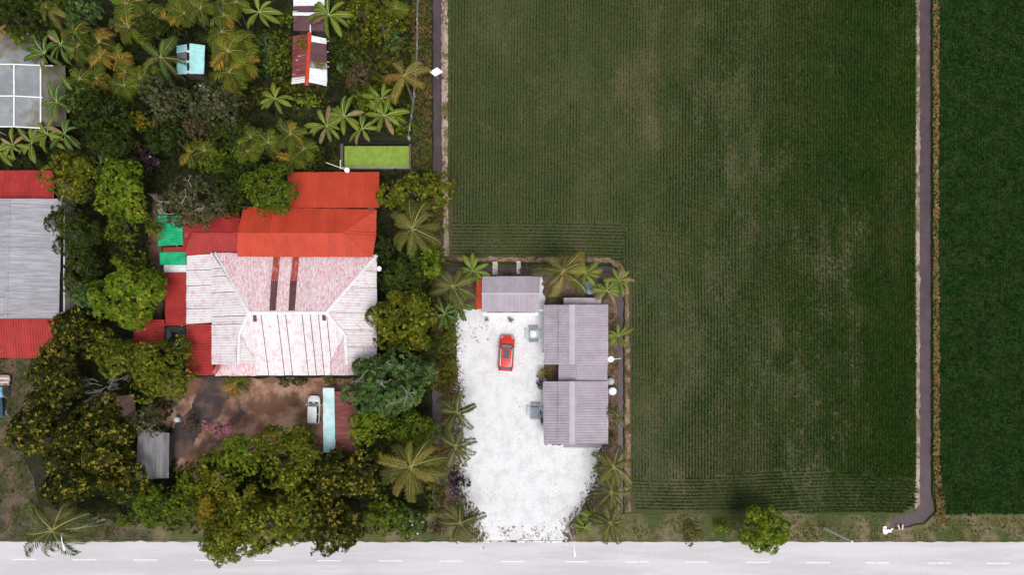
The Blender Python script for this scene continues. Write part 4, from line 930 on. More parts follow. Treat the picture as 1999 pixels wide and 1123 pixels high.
# fence along the garden
q = W(816, 120); fe = empty('wire_fence', (q.x, q.y, 0), 'thin wire fence with posts along the garden bank', 'fence')
fp = [(819, -40), (818, 0), (817, 48), (817, 96), (814, 150), (811, 190), (806, 232), (800, 276)]
for x, y_ in fp: a = W(x, y_); MB().box((a.x, a.y, .7), (.08, .08, 1.4)).build('post', M['plank'], fe)
for z in (.6, 1.3): MB().tube([W(x, y_) + Vector((0, 0, z)) for x, y_ in fp], .016, 4).build('wire', M['metal'], fe)
a = W(799, 272); MB().tube([(a.x, a.y, 0), (a.x + .3, a.y + 1.5, 1.3)], [.16, .04]).build('corner_pole', M['metal'], fe)
# white scrap in the garden
for lab, x, y_, s_ in (('crumpled white sack on the soil below the turquoise shed', 396, 168, .35), ('small white scrap right of the crumpled sack', 412, 161, .2), ('white box roof beside the green sheets', 317, 413, .45)):
    q = W(x, y_); V = []
    o = MB().loft([[Vector((q.x + s_ * w_ * math.cos(a + .3) * R.uniform(.8, 1.15), q.y + s_ * w_ * .8 * math.sin(a + .3) * R.uniform(.8, 1.1), z * s_ + .02)) for a in np.linspace(0, 6.283, 9)[:-1]] for w_, z in ((1, 0), (1.05, .4), (.8, .8), (.3, .95))]).build('sack' if s_ < .4 else 'storage_box', M['styro']); tag(o, lab, 'sack' if s_ < .4 else 'box')
q = W(344, 820, .9); o = MB().lathe([(.3, 0), (.36, .3), (.36, .75), (.28, .9), (.05, .92)], c=(q.x, q.y, 0), n=14).build('water_drum', M['bluegrey_lt'], smooth=True); tag(o, 'pale blue drum between dark shed and dirt yard', 'drum')
# ------------------------------------------------------------------ foliage
def rosettes(C, Nn, size, nl=6, width=.42, tilt=.35):
    """leaf rosettes: C centres, Nn normals -> verts, quads; each rosette is one island"""
    n = len(C); Nn = Nn / np.maximum(np.linalg.norm(Nn, axis=1, keepdims=True), 1e-6)
    ref = np.where(np.abs(Nn[:, 2:3]) < .9, np.array([[0, 0, 1.]]), np.array([[1., 0, 0]]))
    T = np.cross(Nn, ref); T /= np.linalg.norm(T, axis=1, keepdims=True); B = np.cross(Nn, T)
    ang = rng.uniform(0, 6.283, (n, 1)) + np.arange(nl)[None] * (6.283 / nl) + rng.normal(0, .2, (n, nl))
    D = np.cos(ang)[..., None] * T[:, None] + np.sin(ang)[..., None] * B[:, None]
    Sd = -np.sin(ang)[..., None] * T[:, None] + np.cos(ang)[..., None] * B[:, None]
    tl = rng.normal(tilt, .3, (n, nl))[..., None]
    ln = (size[:, None] * rng.uniform(.65, 1.25, (n, nl)))[..., None]
    N3 = Nn[:, None]
    tip = C[:, None] + ln * (D * np.cos(tl) + N3 * np.sin(tl) * .6)
    mid = C[:, None] + ln * .5 * (D * np.cos(tl) + N3 * (np.sin(tl) + .25))
    a = mid + Sd * ln * width * .5; b = mid - Sd * ln * width * .5
    V = np.concatenate([C, tip.reshape(-1, 3), a.reshape(-1, 3), b.reshape(-1, 3)])
    i = np.repeat(np.arange(n), nl); k = np.arange(n * nl)
    return V, np.stack([i, n + 2 * n * nl + k, n + k, n + n * nl + k], 1)

def crown_points(rx, ry, rz, nblob, dens, seed, solid=False):
    g = np.random.default_rng(seed); rm = (rx + ry) / 2
    C = []; Rr = []
    f1, f2, f3 = g.uniform(0, 6.283, 3)
    for i in range(nblob):
        th = g.uniform(0, 6.283); el = np.arcsin(g.uniform(-.3, 1)); q = g.uniform(.30, .80) * (1 + (.3 if solid else 1) * (.16 * np.sin(2 * th + f1) + .14 * np.sin(3 * th + f2) + .10 * np.sin(5 * th + f3)))
        C.append([rx * q * np.cos(el) * np.cos(th), ry * q * np.cos(el) * np.sin(th), rz * q * np.sin(el)])
        Rr.append(rm * (.12 + .22 * g.random() ** 1.4))
    C = np.array(C); Rr = np.array(Rr); P = []; Nn = []
    for c, r in zip(C, Rr):
        n = int(4 * np.pi * r * r * dens); d = g.normal(0, 1, (n, 3)); d /= np.linalg.norm(d, axis=1, keepdims=True)
        d = d[d[:, 2] > -.45]
        p = c + d * (r * g.uniform(.80, 1.08, (len(d), 1)))
        dist = np.linalg.norm(p[:, None] - C[None], axis=2) / Rr[None]
        ok = (dist < .72).sum(1) < 1
        hole = vnoise(p[:, 0] + seed, p[:, 1] + p[:, 2] * .6, .55 + .08 * rm, seed % 97)
        ok &= (hole > (.15 if solid else .30)) | (g.uniform(0, 1, len(p)) < .12)
        P.append(p[ok]); Nn.append(d[ok] + np.array([0, 0, .55]) + g.normal(0, .25, (ok.sum(), 3)))
    return np.concatenate(P), np.concatenate(Nn), C

def tree(name, label, px, py, rxp, ryp, zc, m, leaf=.34, dens=5.0, nblob=None, group=None, cat='tree', bark=None, hz=.8, nl=6, width=.42, seed=None, bare=0, bm=None, sparse=1.0, solid=False, blossom=0):
    seed = seed or int(px * 7 + py * 13)
    q = W(px, py, zc); rx, ry = 1.12 * rxp / S * (H - zc) / H, 1.12 * ryp / S * (H - zc) / H
    r = empty(name, (q.x, q.y, 0), label, cat, group)
    rm = (rx + ry) / 2
    nb = nblob or int(18 + 12 * rm)
    rz_ = min(rm * hz, zc * .8)
    P, Nn, C = crown_points(rx, ry, rz_, nb, dens * sparse * 2.3, seed, solid)
    P[:, 2] += zc; P[:, 2] = np.maximum(P[:, 2], .15)
    V, F = rosettes(P, Nn, rng.uniform(.75, 1.25, len(P)) * leaf * .80, nl=nl, width=width)
    V[:, 2] = np.maximum(V[:, 2], .06)
    link('crown', fastmesh('crown', V, F, m), r)
    rr = random.Random(seed); mb = MB(); tr_ = max(.05, rm * .055)
    top = Vector((0, 0, zc * .75)); mb.tube([(0, 0, 0), (rr.uniform(-.1, .1), rr.uniform(-.1, .1), zc * .4), top], [tr_ * 1.25, tr_, tr_ * .8], 7)
    for c in C[::max(1, len(C) // 9)]:
        e = Vector((c[0] * .95, c[1] * .95, zc + c[2])); md = top.lerp(e, .5) + Vector((0, 0, .12 * rm))
        mb.tube([top - Vector((0, 0, .1)), md, e], [tr_ * .6, tr_ * .35, tr_ * .12], 5)
    mb.build('trunk', bark or M['bark'], r, local=True)
    if blossom:
        ix = rng.choice(len(P), blossom); fv, ff = rosettes(P[ix] + np.array([0, 0, .12]), Nn[ix], np.full(blossom, .13), nl=5, width=.8)
        link('blossoms', fastmesh('blossoms', fv, ff, M['white']), r)
    if bare: bare_twigs(r, rx, ry, zc + rz_ * .75, bare, rr, bm or M['bark_pale'])
    return r

def bare_twigs(r, rx, ry, z, n, rr, m, sc_=1.0):
    for i in range(n):
        x, y = rr.uniform(-.55, .55) * rx, rr.uniform(-.55, .55) * ry; a = rr.uniform(0, 6.28); mb = MB()
        def br(p, a, ln, rad, lev):
            e = p + Vector((math.cos(a) * ln, math.sin(a) * ln, ln * .25)); md = p.lerp(e, .5) + Vector((rr.uniform(-.1, .1), rr.uniform(-.1, .1), .08)) * ln
            mb.tube([p, md, e], [rad, rad * .8, rad * .5], 4)
            if lev:
                for k in range(2 + (rr.random() < .5)): br(p.lerp(e, rr.uniform(.45, 1)), a + rr.uniform(-.9, .9), ln * rr.uniform(.5, .75), rad * .6, lev - 1)
        br(Vector((x, y, z - .15)), a, rr.uniform(.7, 1.2) * sc_, .028 * sc_, 3)
        mb.build('bare_branch', m, r, local=True)

# ---- palm fronds and banana leaves: shared meshes, one object per frond
def frond_mesh(name, Ln, nleaf, leaflet, droop, up, seed, wid=.05, m=None, rach=.05):
    g = random.Random(seed); V = []; F = []
    pts = []
    for i in range(9):
        t = i / 8; el = up - droop * t * t
        pts.append(Vector((0, 0, 0)) if i == 0 else pts[-1] + Vector((math.cos(el), 0, math.sin(el))) * (Ln / 8))
    side = g.uniform(-.12, .12) * Ln
    pts = [p + Vector((0, side * (i / 8) ** 2, 0)) for i, p in enumerate(pts)]
    mb = MB().tube(pts, [rach * (1 - .8 * i / 8) for i in range(9)], 3, caps=False); nr = len(mb.f)
    for k in range(nleaf):
        t = .10 + .90 * (k + .5) / nleaf; f = t * 8; i = min(7, int(f)); p = pts[i].lerp(pts[i + 1], f - i); tg = (pts[i + 1] - pts[i]).normalized()
        for s_ in (-1, 1):
            L_ = leaflet * (.45 + .75 * math.sin(math.pi * min(1, t * .86 + .10))) * g.uniform(.8, 1.12)
            fw = .55 + .55 * t + g.uniform(-.12, .12)
            d = (tg * fw + Vector((0, s_, 0)) + Vector((0, 0, g.uniform(-.35, .05)))).normalized()
            w = wid * (.8 + .4 * g.random()); wd = tg * w
            tip = p + d * L_ + Vector((0, 0, -.28 * L_)); md = p + d * L_ * .5
            mb.add([p - wd * .4, md + wd, tip, md - wd], [(0, 1, 2, 3)] if s_ > 0 else [(3, 2, 1, 0)])
    me = bpy.data.meshes.new(name); me.from_pydata(mb.v, [], mb.f); me.update(); me.materials.append(m); me.materials.append(M['rachis'])
    me.polygons.foreach_set('material_index', [1 if i < nr else 0 for i in range(len(me.polygons))]); return me

def paddle_mesh(name, Ln, wd, droop, up, seed, m):
    g = random.Random(seed); mb = MB(); n = 9; pts = []
    for i in range(n):
        t = i / (n - 1); el = up - droop * t ** 1.6
        pts.append(Vector((0, 0, 0)) if i == 0 else pts[-1] + Vector((math.cos(el), 0, math.sin(el))) * (Ln / (n - 1)))
    rows = []
    for i, p in enumerate(pts):
        t = i / (n - 1); w = 0.03 if t < .14 else wd * (math.sin(math.pi * min(1, (t - .10) / .92)) ** .55) * g.uniform(.85, 1.08)
        rows.append([p + Vector((0, -w, -.12 * w + .10 * w)), p + Vector((0, -w * .45, .14 * w)), p, p + Vector((0, w * .45, .14 * w)), p + Vector((0, w, -.02 * w))])
    V = [v for r in rows for v in r]
    mb.add(V, [(i * 5 + k, i * 5 + k + 1, (i + 1) * 5 + k + 1, (i + 1) * 5 + k) for i in range(n - 1) for k in range(4)])
    nr = len(mb.f); mb.tube([p + Vector((0, 0, .02)) for p in pts], [.045 * (1 - .8 * i / (n - 1)) for i in range(n)], 3, caps=False)
    me = bpy.data.meshes.new(name); me.from_pydata(mb.v, [], mb.f); me.update(); me.materials.append(m); me.materials.append(M['midrib'])
    me.polygons.foreach_set('material_index', [0 if i < nr else 1 for i in range(len(me.polygons))]); return me

COCO = [frond_mesh('frond', 1.0 * 4.2, 34, .80, dr, up, 50 + i, .066, M['palm'], .075) for i, (dr, up) in enumerate(((1.5, .35), (1.25, .15), (1.8, .55), (1.4, -.1)))]
AREC = [frond_mesh('frond', 2.1, 10, .74, dr, up, 80 + i, .095, M['areca'], .04) for i, (dr, up) in enumerate(((1.3, .6), (1.5, .4), (1.1, .3)))]
BANA = [paddle_mesh('leaf', 2.5, .25, dr, up, 90 + i, M['banana']) for i, (dr, up) in enumerate(((1.2, .7), (1.5, .6), (1.0, .45), (1.7, .9)))]

def palm(label, px, py, rad_px, zc, m, seed, n=17, alt=None, alt_share=.0, lean=(0, 0), group='coconut palms', name='coconut_palm'):
    rr = random.Random(seed); q = W(px, py, zc); r = empty(name, (q.x - lean[0], q.y - lean[1], 0), label, 'palm', group)
    n = max(9, n - 4)
    sc_ = 1.12 * rad_px / S * (H - zc) / H / 3.9
    top = Vector((lean[0], lean[1], zc))
    MB().tube([(0, 0, 0), Vector((lean[0] * .15, lean[1] * .15, zc * .35)), Vector((lean[0] * .5, lean[1] * .5, zc * .7)), top], [.20, .15, .13, .15], 8).build('trunk', M['bark'], r, local=True)
    a = rr.uniform(0, 6.28)
    for i in range(n):
        a += 2.39996 + rr.uniform(-.25, .25); lev = i / n
        o = link('frond', COCO[i % 4], r, top + Vector((0, 0, .12 * (1 - lev))), (rr.uniform(-.35, .35), .34 * lev - .22 + rr.uniform(-.1, .1), a))
        s_ = sc_ * (.72 + .34 * lev) * rr.uniform(.88, 1.08) if i > 3 else sc_ * rr.uniform(.55, .75)
        o.scale = (s_, s_ * .95, s_)
        objmat(o, alt if (alt and rr.random() < alt_share) else m)
    mb = MB()
    for k in range(6):
        w = rr.uniform(0, 6.28); mb.lathe([(.02, -.12), (.10, -.05), (.11, .03), (.02, .12)], c=top + Vector((.22 * math.cos(w), .22 * math.sin(w), -.2)), n=7)
    mb.build('coconut_cluster', M['palm_gold'], r, local=True)
    return r

def areca(label, px, py, rad_px, zc, seed, heads=3, orange=.15, dark=.3, per=13, group='orange tipped palms'):
    rr = random.Random(seed); q = W(px, py, zc); r = empty('areca_palm', (q.x, q.y, 0), label, 'palm', group)
    R_ = 1.22 * rad_px / S * (H - zc) / H
    for h in range(heads):
        a0 = 6.28 * h / heads + rr.uniform(-.5, .5); d = R_ * (.45 if heads > 1 else 0) * rr.uniform(.7, 1.15); z = zc * rr.uniform(.8, 1.05)
        c = Vector((d * math.cos(a0), d * math.sin(a0), z))
        MB().tube([(c.x * .3, c.y * .3, 0), (c.x * .7, c.y * .7, z * .5), c], [.09, .07, .07], 6).build('trunk', M['bark'], r, local=True)
        s_ = R_ * (.62 if heads > 1 else 1.0) / 1.9; a = rr.uniform(0, 6.28)
        for i in range(per):
            a += 2.39996 + rr.uniform(-.3, .3)
            o = link('frond', AREC[i % 3], r, c, (rr.uniform(-.3, .3), rr.uniform(-.25, .35), a)); k = s_ * rr.uniform(.75, 1.12); o.scale = (k, k, k)
            x = rr.random(); objmat(o, M['areca_orange'] if x < orange else M['areca_dark'] if x < orange + dark else M['areca'])
    return r

def banana(label, px, py, rad_px, zc, seed, n=8, dark=False, dry=.12, heads=1, group='banana plants'):
    n += 3; dry *= .6
    rr = random.Random(seed); q = W(px, py, zc); r = empty('banana_plant', (q.x, q.y, 0), label, 'banana plant', group)
    R_ = 1.15 * rad_px / S * (H - zc) / H
    for h in range(heads):
        a0 = 6.28 * h / heads + rr.random(); d = R_ * .42 if heads > 1 else 0; z = zc * rr.uniform(.8, 1.05); c = Vector((d * math.cos(a0), d * math.sin(a0), z))
        MB().tube([(c.x * .6, c.y * .6, 0), (c.x * .8, c.y * .8, z * .6), c], [.13, .11, .07], 7).build('stem', M['l_olive'], r, local=True)
        s_ = R_ * (.72 if heads > 1 else 1) / 1.95; a = rr.uniform(0, 6.28)
        for i in range(n):
            a += 2.39996 + rr.uniform(-.35, .35)
            o = link('leaf', BANA[i % 4], r, c, (rr.uniform(-.35, .35), rr.uniform(-.2, .3), a)); k = s_ * rr.uniform(.7, 1.12); o.scale = (k, k * 1.15, k)
            x = rr.random(); objmat(o, M['dry'] if x < dry else M['banana_dark'] if dark else M['banana'])
    return r

# ---- undergrowth: one leafy mass
def undergrowth(name, polys, holes, per, m, label, hmax=1.0, leaf=.26, seed=1):
    Xs, Ys = [], []
    for poly in polys:
        X, Y = scatter(poly, per); Xs.append(X); Ys.append(Y)
    X = np.concatenate(Xs); Y = np.concatenate(Ys); k = np.ones(len(X), bool)
    for h in holes: k &= ~inside(X, Y, h)
    X, Y = X[k], Y[k]
    hgt = np.clip(vnoise(X, Y, 18, seed) * .7 + vnoise(X, Y, 6, seed + 1) * .5 - .2, .05, 1) * hmax
    P = np.stack([(X - CX) / S, (CY - Y) / S, hgt], 1)
    Nn = rng.normal(0, .35, (len(X), 3)) + np.array([0, 0, 1.])
    V, F = rosettes(P, Nn, rng.uniform(.6, 1.3, len(P)) * leaf, nl=5, width=.5)
    V[:, 2] = np.maximum(V[:, 2], .03)
    return tag(link(name, fastmesh(name, V, F, m)), label, 'undergrowth', kind='stuff')

def box_(x0, y0, x1, y1): return [(x0, y0), (x1, y0), (x1, y1), (x0, y1)]
HOLES = [box_(-20, 395, 134, 690), box_(560, 352, 730, 420), box_(345, 420, 730, 725), box_(665, 270, 806, 335), box_(576, -40, 634, 160), box_(350, 92, 398, 142), box_(300, 380, 322, 640), box_(280, 844, 330, 930), box_(390, 738, 700, 880), box_(320, 510, 380, 680), box_(340, 760, 420, 900), [(-60, 695), (60, 700), (70, 790), (40, 880), (80, 985), (300, 1035), (-60, 1060)]]
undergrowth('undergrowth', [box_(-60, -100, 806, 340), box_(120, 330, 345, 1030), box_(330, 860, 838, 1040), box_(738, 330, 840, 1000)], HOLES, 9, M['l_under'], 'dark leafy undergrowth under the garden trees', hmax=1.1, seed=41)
undergrowth('weeds', [[(640, -60), (806, -60), (806, 270), (720, 262), (660, 120)], [(850, 640), (892, 640), (890, 780), (862, 790)], [(836, 345), (868, 345), (868, 470), (868, 770), (836, 760)], [(836, 870), (870, 870), (870, 1004), (836, 1004)], [(528, 60), (572, 60), (572, 170), (535, 170)], [(470, 172), (645, 172), (650, 205), (520, 205), (470, 230)], [(560, 165), (645, 165), (645, 180), (560, 180)]], [box_(600, 60, 645, 170)], 14, M['l_weed'], 'olive and rusty weeds around the sheds and along the gravel yard', hmax=.9, leaf=.24, seed=51)
undergrowth('creeper', [[(640, 80), (705, 60), (725, 100), (700, 150), (665, 150)], [(500, 70), (530, 60), (535, 150), (505, 160)]], [box_(560, 60, 645, 170)], 16, M['l_blue'], 'bright round leaved creeper beside the red ridged shed', hmax=.6, leaf=.30, seed=61)
grass_in('garden_grass', [(520, 205), (640, 205), (650, 250), (540, 250)], 16, .16, mat('dull_grass', (.05, .068, .028), (.07, .085, .035), scale=1, isl=.3), 'dull grass clearing right of the dark trees', seed=62)
# ------------------------------------------------------------------ broadleaf trees
G = 'broadleaf garden trees'
T = [  # label, px, py, rx, ry, height of crown centre, material, leaf, options
 ('dark green dense tree between net house and turquoise shed', 205, 225, 62, 55, 5.5, 'l_dark', .28, {}),
 ('dark tree just above the purple leaved shrub', 225, 285, 55, 40, 4.5, 'l_dark', .28, {}),
 ('grey green fine leaved tree directly below the turquoise shed', 325, 195, 48, 45, 5.5, 'l_grey', .24, dict(dens=7)),
 ('pale yellow green tree in front of the grey green tree', 275, 235, 26, 22, 4.8, 'l_yellow', .24, {}),
 ('dull grey green tree right of the fine leaved grey one', 420, 205, 50, 48, 4.5, 'l_grey', .26, {}),
 ('small brownish bush beside the dull grey tree', 392, 245, 26, 34, 3.2, 'l_brown', .24, {}),
 ('dark tree below the dull grey tree', 445, 258, 42, 36, 4.0, 'l_dark', .28, {}),
 ('dark green tree at the upper end of the garden path', 330, 265, 48, 34, 4.0, 'l_dark', .28, {}),
 ('grey blue small leaved tree above the net house', 165, 28, 34, 30, 4.0, 'l_blue', .26, {}),
 ('dark green tree in the corner above the net house', 45, 30, 50, 36, 4.5, 'l_dark', .30, {}),
 ('bushy green tree touching the curved end of the net house', 62, 75, 34, 26, 3.2, 'l_green', .26, {}),
 ('dark mass of tree left of the turquoise shed', 300, 62, 44, 32, 3.5, 'l_dark', .28, {}),
 ('olive tree with brown flush at the corner of the west house', 142, 352, 46, 52, 5.0, 'l_olive', .28, dict(dens=6)),
 ('yellowish green rounded tree left of the garden path', 240, 370, 52, 58, 5.0, 'l_bright', .34, {}),
 ('dark olive tree against the grey roof of the west house', 150, 455, 38, 62, 4.5, 'l_dark', .30, {}),
 ('small green tree with a yellow tip by the garden path', 245, 448, 36, 34, 3.5, 'l_green', .28, {}),
 ('dark tree between the grey roof and the big bright tree', 165, 540, 40, 46, 3.8, 'l_dark', .30, {}),
 ('slim green bush at the lower end of the garden path', 262, 520, 36, 36, 3.4, 'l_green', .28, {}),
 ('small olive tree overhanging the green roof sheets', 302, 448, 17, 26, 4.0, 'l_olive', .26, {}),
 ('big bright green tree beside the patched red west roofs', 250, 582, 66, 60, 5.5, 'l_bright', .36, dict(dens=6, bare=2)),
 ('blue green leafy crown on the left of the big bright tree', 178, 582, 36, 36, 4.8, 'l_blue', .30, {}),
 ('dark tree with yellow leaf tips below the red lean-to corner', 150, 650, 48, 50, 4.5, 'l_mango', .32, {}),
 ('olive tree below the separate low red roof', 235, 700, 58, 44, 5.0, 'l_olive', .28, dict(dens=6)),
 ('broad olive green tree covering the porch roof corner', 325, 725, 70, 58, 5.2, 'l_olive', .28, dict(dens=6.5)),
 ('yellow tipped mango tree right of the blue tractor', 112, 740, 50, 62, 5.5, 'l_mango', .36, {}),
 ('wide yellow tipped mango tree above the clearing', 95, 845, 60, 60, 5.5, 'l_mango', .36, {}),
 ('yellow tipped mango tree left of the dark flat shed', 195, 845, 66, 62, 5.8, 'l_mango', .36, {}),
 ('dull mango tree nearest the far palm by the road', 150, 930, 62, 56, 5.0, 'l_mango', .34, {}),
 ('olive mango tree below the dark flat shed', 238, 925, 46, 48, 4.6, 'l_mango', .34, {}),
 ('greyish bush over the top of the dark flat shed', 290, 825, 40, 32, 4.0, 'l_grey', .24, {}),
 ('bright green low tree at the lower right of the dark flat shed', 302, 985, 40, 42, 3.6, 'l_green', .32, {}),
 ('dark round tree half covering the west end of the orange red roof', 528, 368, 54, 52, 6.6, 'l_green', .24, dict(dens=9, solid=True)),
 ('dark green tree left of the round roof tree', 455, 378, 44, 38, 5.0, 'l_dark', .26, {}),
 ('grey olive tree with bare limbs over the green sheets', 382, 402, 66, 52, 5.8, 'l_grey', .26, dict(bare=5)),
 ('tall olive tree at the top right of the dirt yard hedge', 560, 892, 66, 60, 6.5, 'l_olive', .28, dict(dens=7)),
 ('light green tree beside the pink bougainvillea', 470, 885, 50, 36, 5.4, 'l_bright', .30, {}),
 ('dark green bushy tree just below the white hatchback', 590, 858, 32, 24, 4.2, 'l_green', .30, {}),
 ('brown green tree with bare twigs below the pink bougainvillea', 415, 925, 50, 44, 5.0, 'l_olive', .26, dict(bare=3, bm='bark')),
 ('ochre yellow tree on the left of the roadside clump', 415, 990, 40, 40, 5.0, 'l_yellow', .28, {}),
 ('dark green tree at the left end of the roadside clump', 355, 985, 42, 48, 4.6, 'l_green', .28, {}),
 ('broad olive tree overhanging the road lane marking', 486, 1020, 80, 72, 6.2, 'l_olive', .30, dict(dens=6.5)),
 ('green tip of a tree with white flowers leaning over the road', 434, 1066, 40, 34, 5.0, 'l_green', .28, dict(blossom=26)),
 ('mango tree with pale young leaves under the carport end', 650, 925, 52, 44, 5.0, 'l_mango', .36, {}),
 ('dark mango tree left of the large roadside palm', 705, 925, 44, 50, 5.0, 'l_mango', .34, {}),
 ('orange tinged mango tree hanging over the road edge', 655, 1026, 66, 52, 5.4, 'l_mango', .36, {}),
 ('green mango tree in the middle of the roadside clump', 590, 995, 52, 54, 5.6, 'l_olive', .32, {}),
 ('dark small leaved tree below the large roadside palm', 760, 1010, 44, 40, 3.6, 'l_green', .28, {}),
 ('bluish shrub with white flowers at the roadside clump end', 800, 1025, 34, 32, 2.6, 'l_blue', .26, dict(cat='shrub', blossom=22)),
 ('large blue green tree with white dead twigs beside the carport', 762, 748, 84, 58, 6.5, 'l_blue', .46, dict(bare=7, dens=4)),
 ('yellow green bush below the blue green tree', 722, 832, 36, 44, 4.6, 'l_bright', .26, dict(dens=7)),
 ('dense green round bush above the large roadside palm', 810, 850, 48, 44, 4.4, 'l_green', .24, dict(dens=8)),
 ('olive tree against the east eave of the peeling roof', 790, 628, 66, 54, 5.2, 'l_olive', .36, dict(dens=5)),
 ('dark green tree by the satellite dish at the east eave', 792, 535, 50, 42, 4.6, 'l_dark', .36, {}),
 ('bright yellow green tree under the palm by the east eave', 838, 512, 27, 36, 4.6, 'l_bright', .34, {}),
 ('small dark tree in the corner between red and white roofs', 752, 485, 24, 24, 4.5, 'l_dark', .28, {}),
 ('wide olive tree closing the end of the narrow ditch', 815, 375, 62, 44, 4.6, 'l_olive', .32, dict(dens=5.5)),
 ('dark tree below the olive tree near the lane between plots', 830, 690, 34, 40, 3.4, 'l_dark', .30, {}),
 ('lone bright green tree standing beside the road', 1488, 1033, 47, 47, 3.4, 'l_bright', .28, dict(dens=8, solid=True)),
 ('clipped dark round topiary tree beside the red ridged shed', 657, 95, 22, 28, 2.4, 'l_dark', .18, dict(dens=12, nblob=26, solid=True)),
 ('light green feathery bush near the golden palm', 775, 78, 20, 22, 2.4, 'l_blue', .24, {}),
 ('green bush beside the algae pond corner', 785, 245, 22, 22, 2.0, 'l_bright', .24, {}),
 ('rusty brown bush below the golden palm', 700, 150, 24, 30, 1.8, 'l_brown', .22, {}),
 ('green bush between the two sheds and the creeper', 555, 38, 17, 18, 2.5, 'l_green', .24, {}),
 ('leafy green tree above the round roof tree', 470, 335, 40, 26, 4.0, 'l_dark', .28, {}),
 ('dark tree in front of the pond beside the pipe', 612, 312, 30, 24, 2.6, 'l_dark', .26, {}),
 ('olive bush left of the red ridged shed', 545, 112, 24, 42, 1.6, 'l_green', .24, {}),
 ('yellow green creeper bush on the west slope of the red ridged shed', 590, 84, 13, 14, 3.0, 'l_yellow', .16, dict(dens=10)),
 ('small creeper bush on the east slope of the red ridged shed', 622, 126, 13, 8, 3.0, 'l_yellow', .16, dict(dens=10)),
 ('light green bush below the red ridged shed', 600, 198, 30, 14, 1.6, 'l_bright', .22, {}),
 ('olive weedy bush on the top edge between banana and fence', 708, 25, 40, 30, 2.2, 'l_olive', .24, {}),
 ('golden olive bush right of the creeper patch', 748, 55, 34, 40, 1.6, 'l_olive', .22, {}),
 ('dark bush between turquoise shed and plum shed', 520, 100, 18, 40, 2.0, 'l_blue', .24, {}),
 ('green bush under the golden palm beside the bananas', 720, 195, 36, 26, 1.6, 'l_green', .24, {}),
 ('dark green tree between the two palm clumps and the roof', 425, 318, 36, 30, 3.2, 'l_green', .26, {}),
 ('dark green tree above the net house on the top edge', 110, 10, 40, 24, 4.5, 'l_green', .30, {}),
]
for t in T:
    lab, px, py, rx, ry, z, mk, lf, op = t; op = dict(op)
    if 'bm' in op: op['bm'] = M[op['bm']]
    c_ = op.pop('cat', 'bush' if 'bush' in lab else 'tree')
    tree('broadleaf_tree' if c_ == 'tree' else 'bush', lab, px, py, rx, ry, z, M[mk], leaf=lf, group=G if c_ == 'tree' else 'garden bushes', cat=c_, **op)

SH = [
 ('pink flowering bougainvillea at the dirt yard edge', 430, 834, 36, 22, 3.4, 'l_pink', .18, 'bougainvillea'),
 ('purple leaved shrub with painted pale glints in the dark garden', 285, 312, 27, 28, 2.2, 'l_purple', .26, 'purple_shrub'),
 ('low clipped hedge part under the peeling roof eave', 575, 743, 40, 7, .8, 'l_under', .20, 'hedge'),
 ('low hedge right of the house door under the eave', 645, 743, 26, 6, .8, 'l_olive', .18, 'hedge'),
 ('small yellow green shrub on the verge left of the lone tree', 1355, 1045, 24, 18, 1.0, 'l_weed', .20, 'shrub'),
 ('tiny bright shrub touching the lone tree', 1416, 1026, 19, 13, .9, 'l_bright', .20, 'shrub'),
 ('tiny round bush below the garage nearest the weeds', 951, 624, 6.5, 6.5, .45, 'l_olive', .12, 'bush'),
 ('tiny round bush below the middle of the garage', 998, 624, 6, 6, .45, 'l_olive', .12, 'bush'),
 ('yellow variegated shrub in the notch between the bungalows', 1067, 727, 13, 16, 1.0, 'l_yellow', .22, 'shrub'),
 ('brown shrub in the lower left corner of the gravel yard', 892, 950, 22, 28, 1.4, 'l_purple', .24, 'shrub'),
 ('reddish dry shrub at the road left of the entrance palm', 855, 1030, 20, 18, .8, 'l_brown', .22, 'shrub'),
 ('rust red croton beside the lower bungalow', 1200, 852, 8, 10, .9, 'l_orange', .2, 'shrub'),
 ('ferny shrub between the footbridges', 992, 530, 12, 8, .7, 'l_brown', .18, 'shrub'),
 ('rusty shrub right of the footbridges', 1032, 526, 16, 11, .8, 'l_brown', .18, 'shrub'),
 ('dark weedy shrub left under the bananas on the road', 1128, 1030, 18, 14, .7, 'l_brown', .2, 'shrub'),
 ('leafy green hedge along the upper gravel yard edge', 878, 650, 14, 40, 1.3, 'l_green', .26, 'hedge'),
 ('orange brown hedge along the middle gravel yard edge', 876, 725, 12, 40, 1.1, 'l_weed', .22, 'hedge'),
 ('dry twiggy shrub between shed drum and dirt yard', 380, 830, 22, 24, 1.2, 'l_brown', .18, 'shrub'),
 ('grey brown shrub at the base of the bungalow notch', 1055, 745, 8, 18, .5, 'l_brown', .16, 'shrub'),
 ('dark shrub on the road verge near the low green tree', 250, 1015, 26, 20, 1.2, 'l_green', .24, 'shrub'),
]
for lab, px, py, rx, ry, z, mk, lf, nm in SH:
    tree(nm, lab, px, py, rx, ry, z, M[mk], leaf=lf, dens=9 if rx > 8 else 22, nblob=12 if rx > 8 else 9, group='shrubs', cat='shrub' if nm in ('bougainvillea', 'purple_shrub') else nm, hz=.7, solid=True)
# leafless shrub
q = W(205, 760, 3.4); r = empty('bare_tree', (q.x, q.y, 0), 'leafless grey twiggy tree between the olive trees', 'tree', G)
rr = random.Random(5); MB().tube([(0, 0, 0), (0, 0, 1.6), (.1, .1, 3.0)], [.12, .09, .05]).build('trunk', M['bark_pale'], r, local=True)
bare_twigs(r, 2.2, 2.0, 3.1, 16, rr, M['bark_pale'], 1.15)

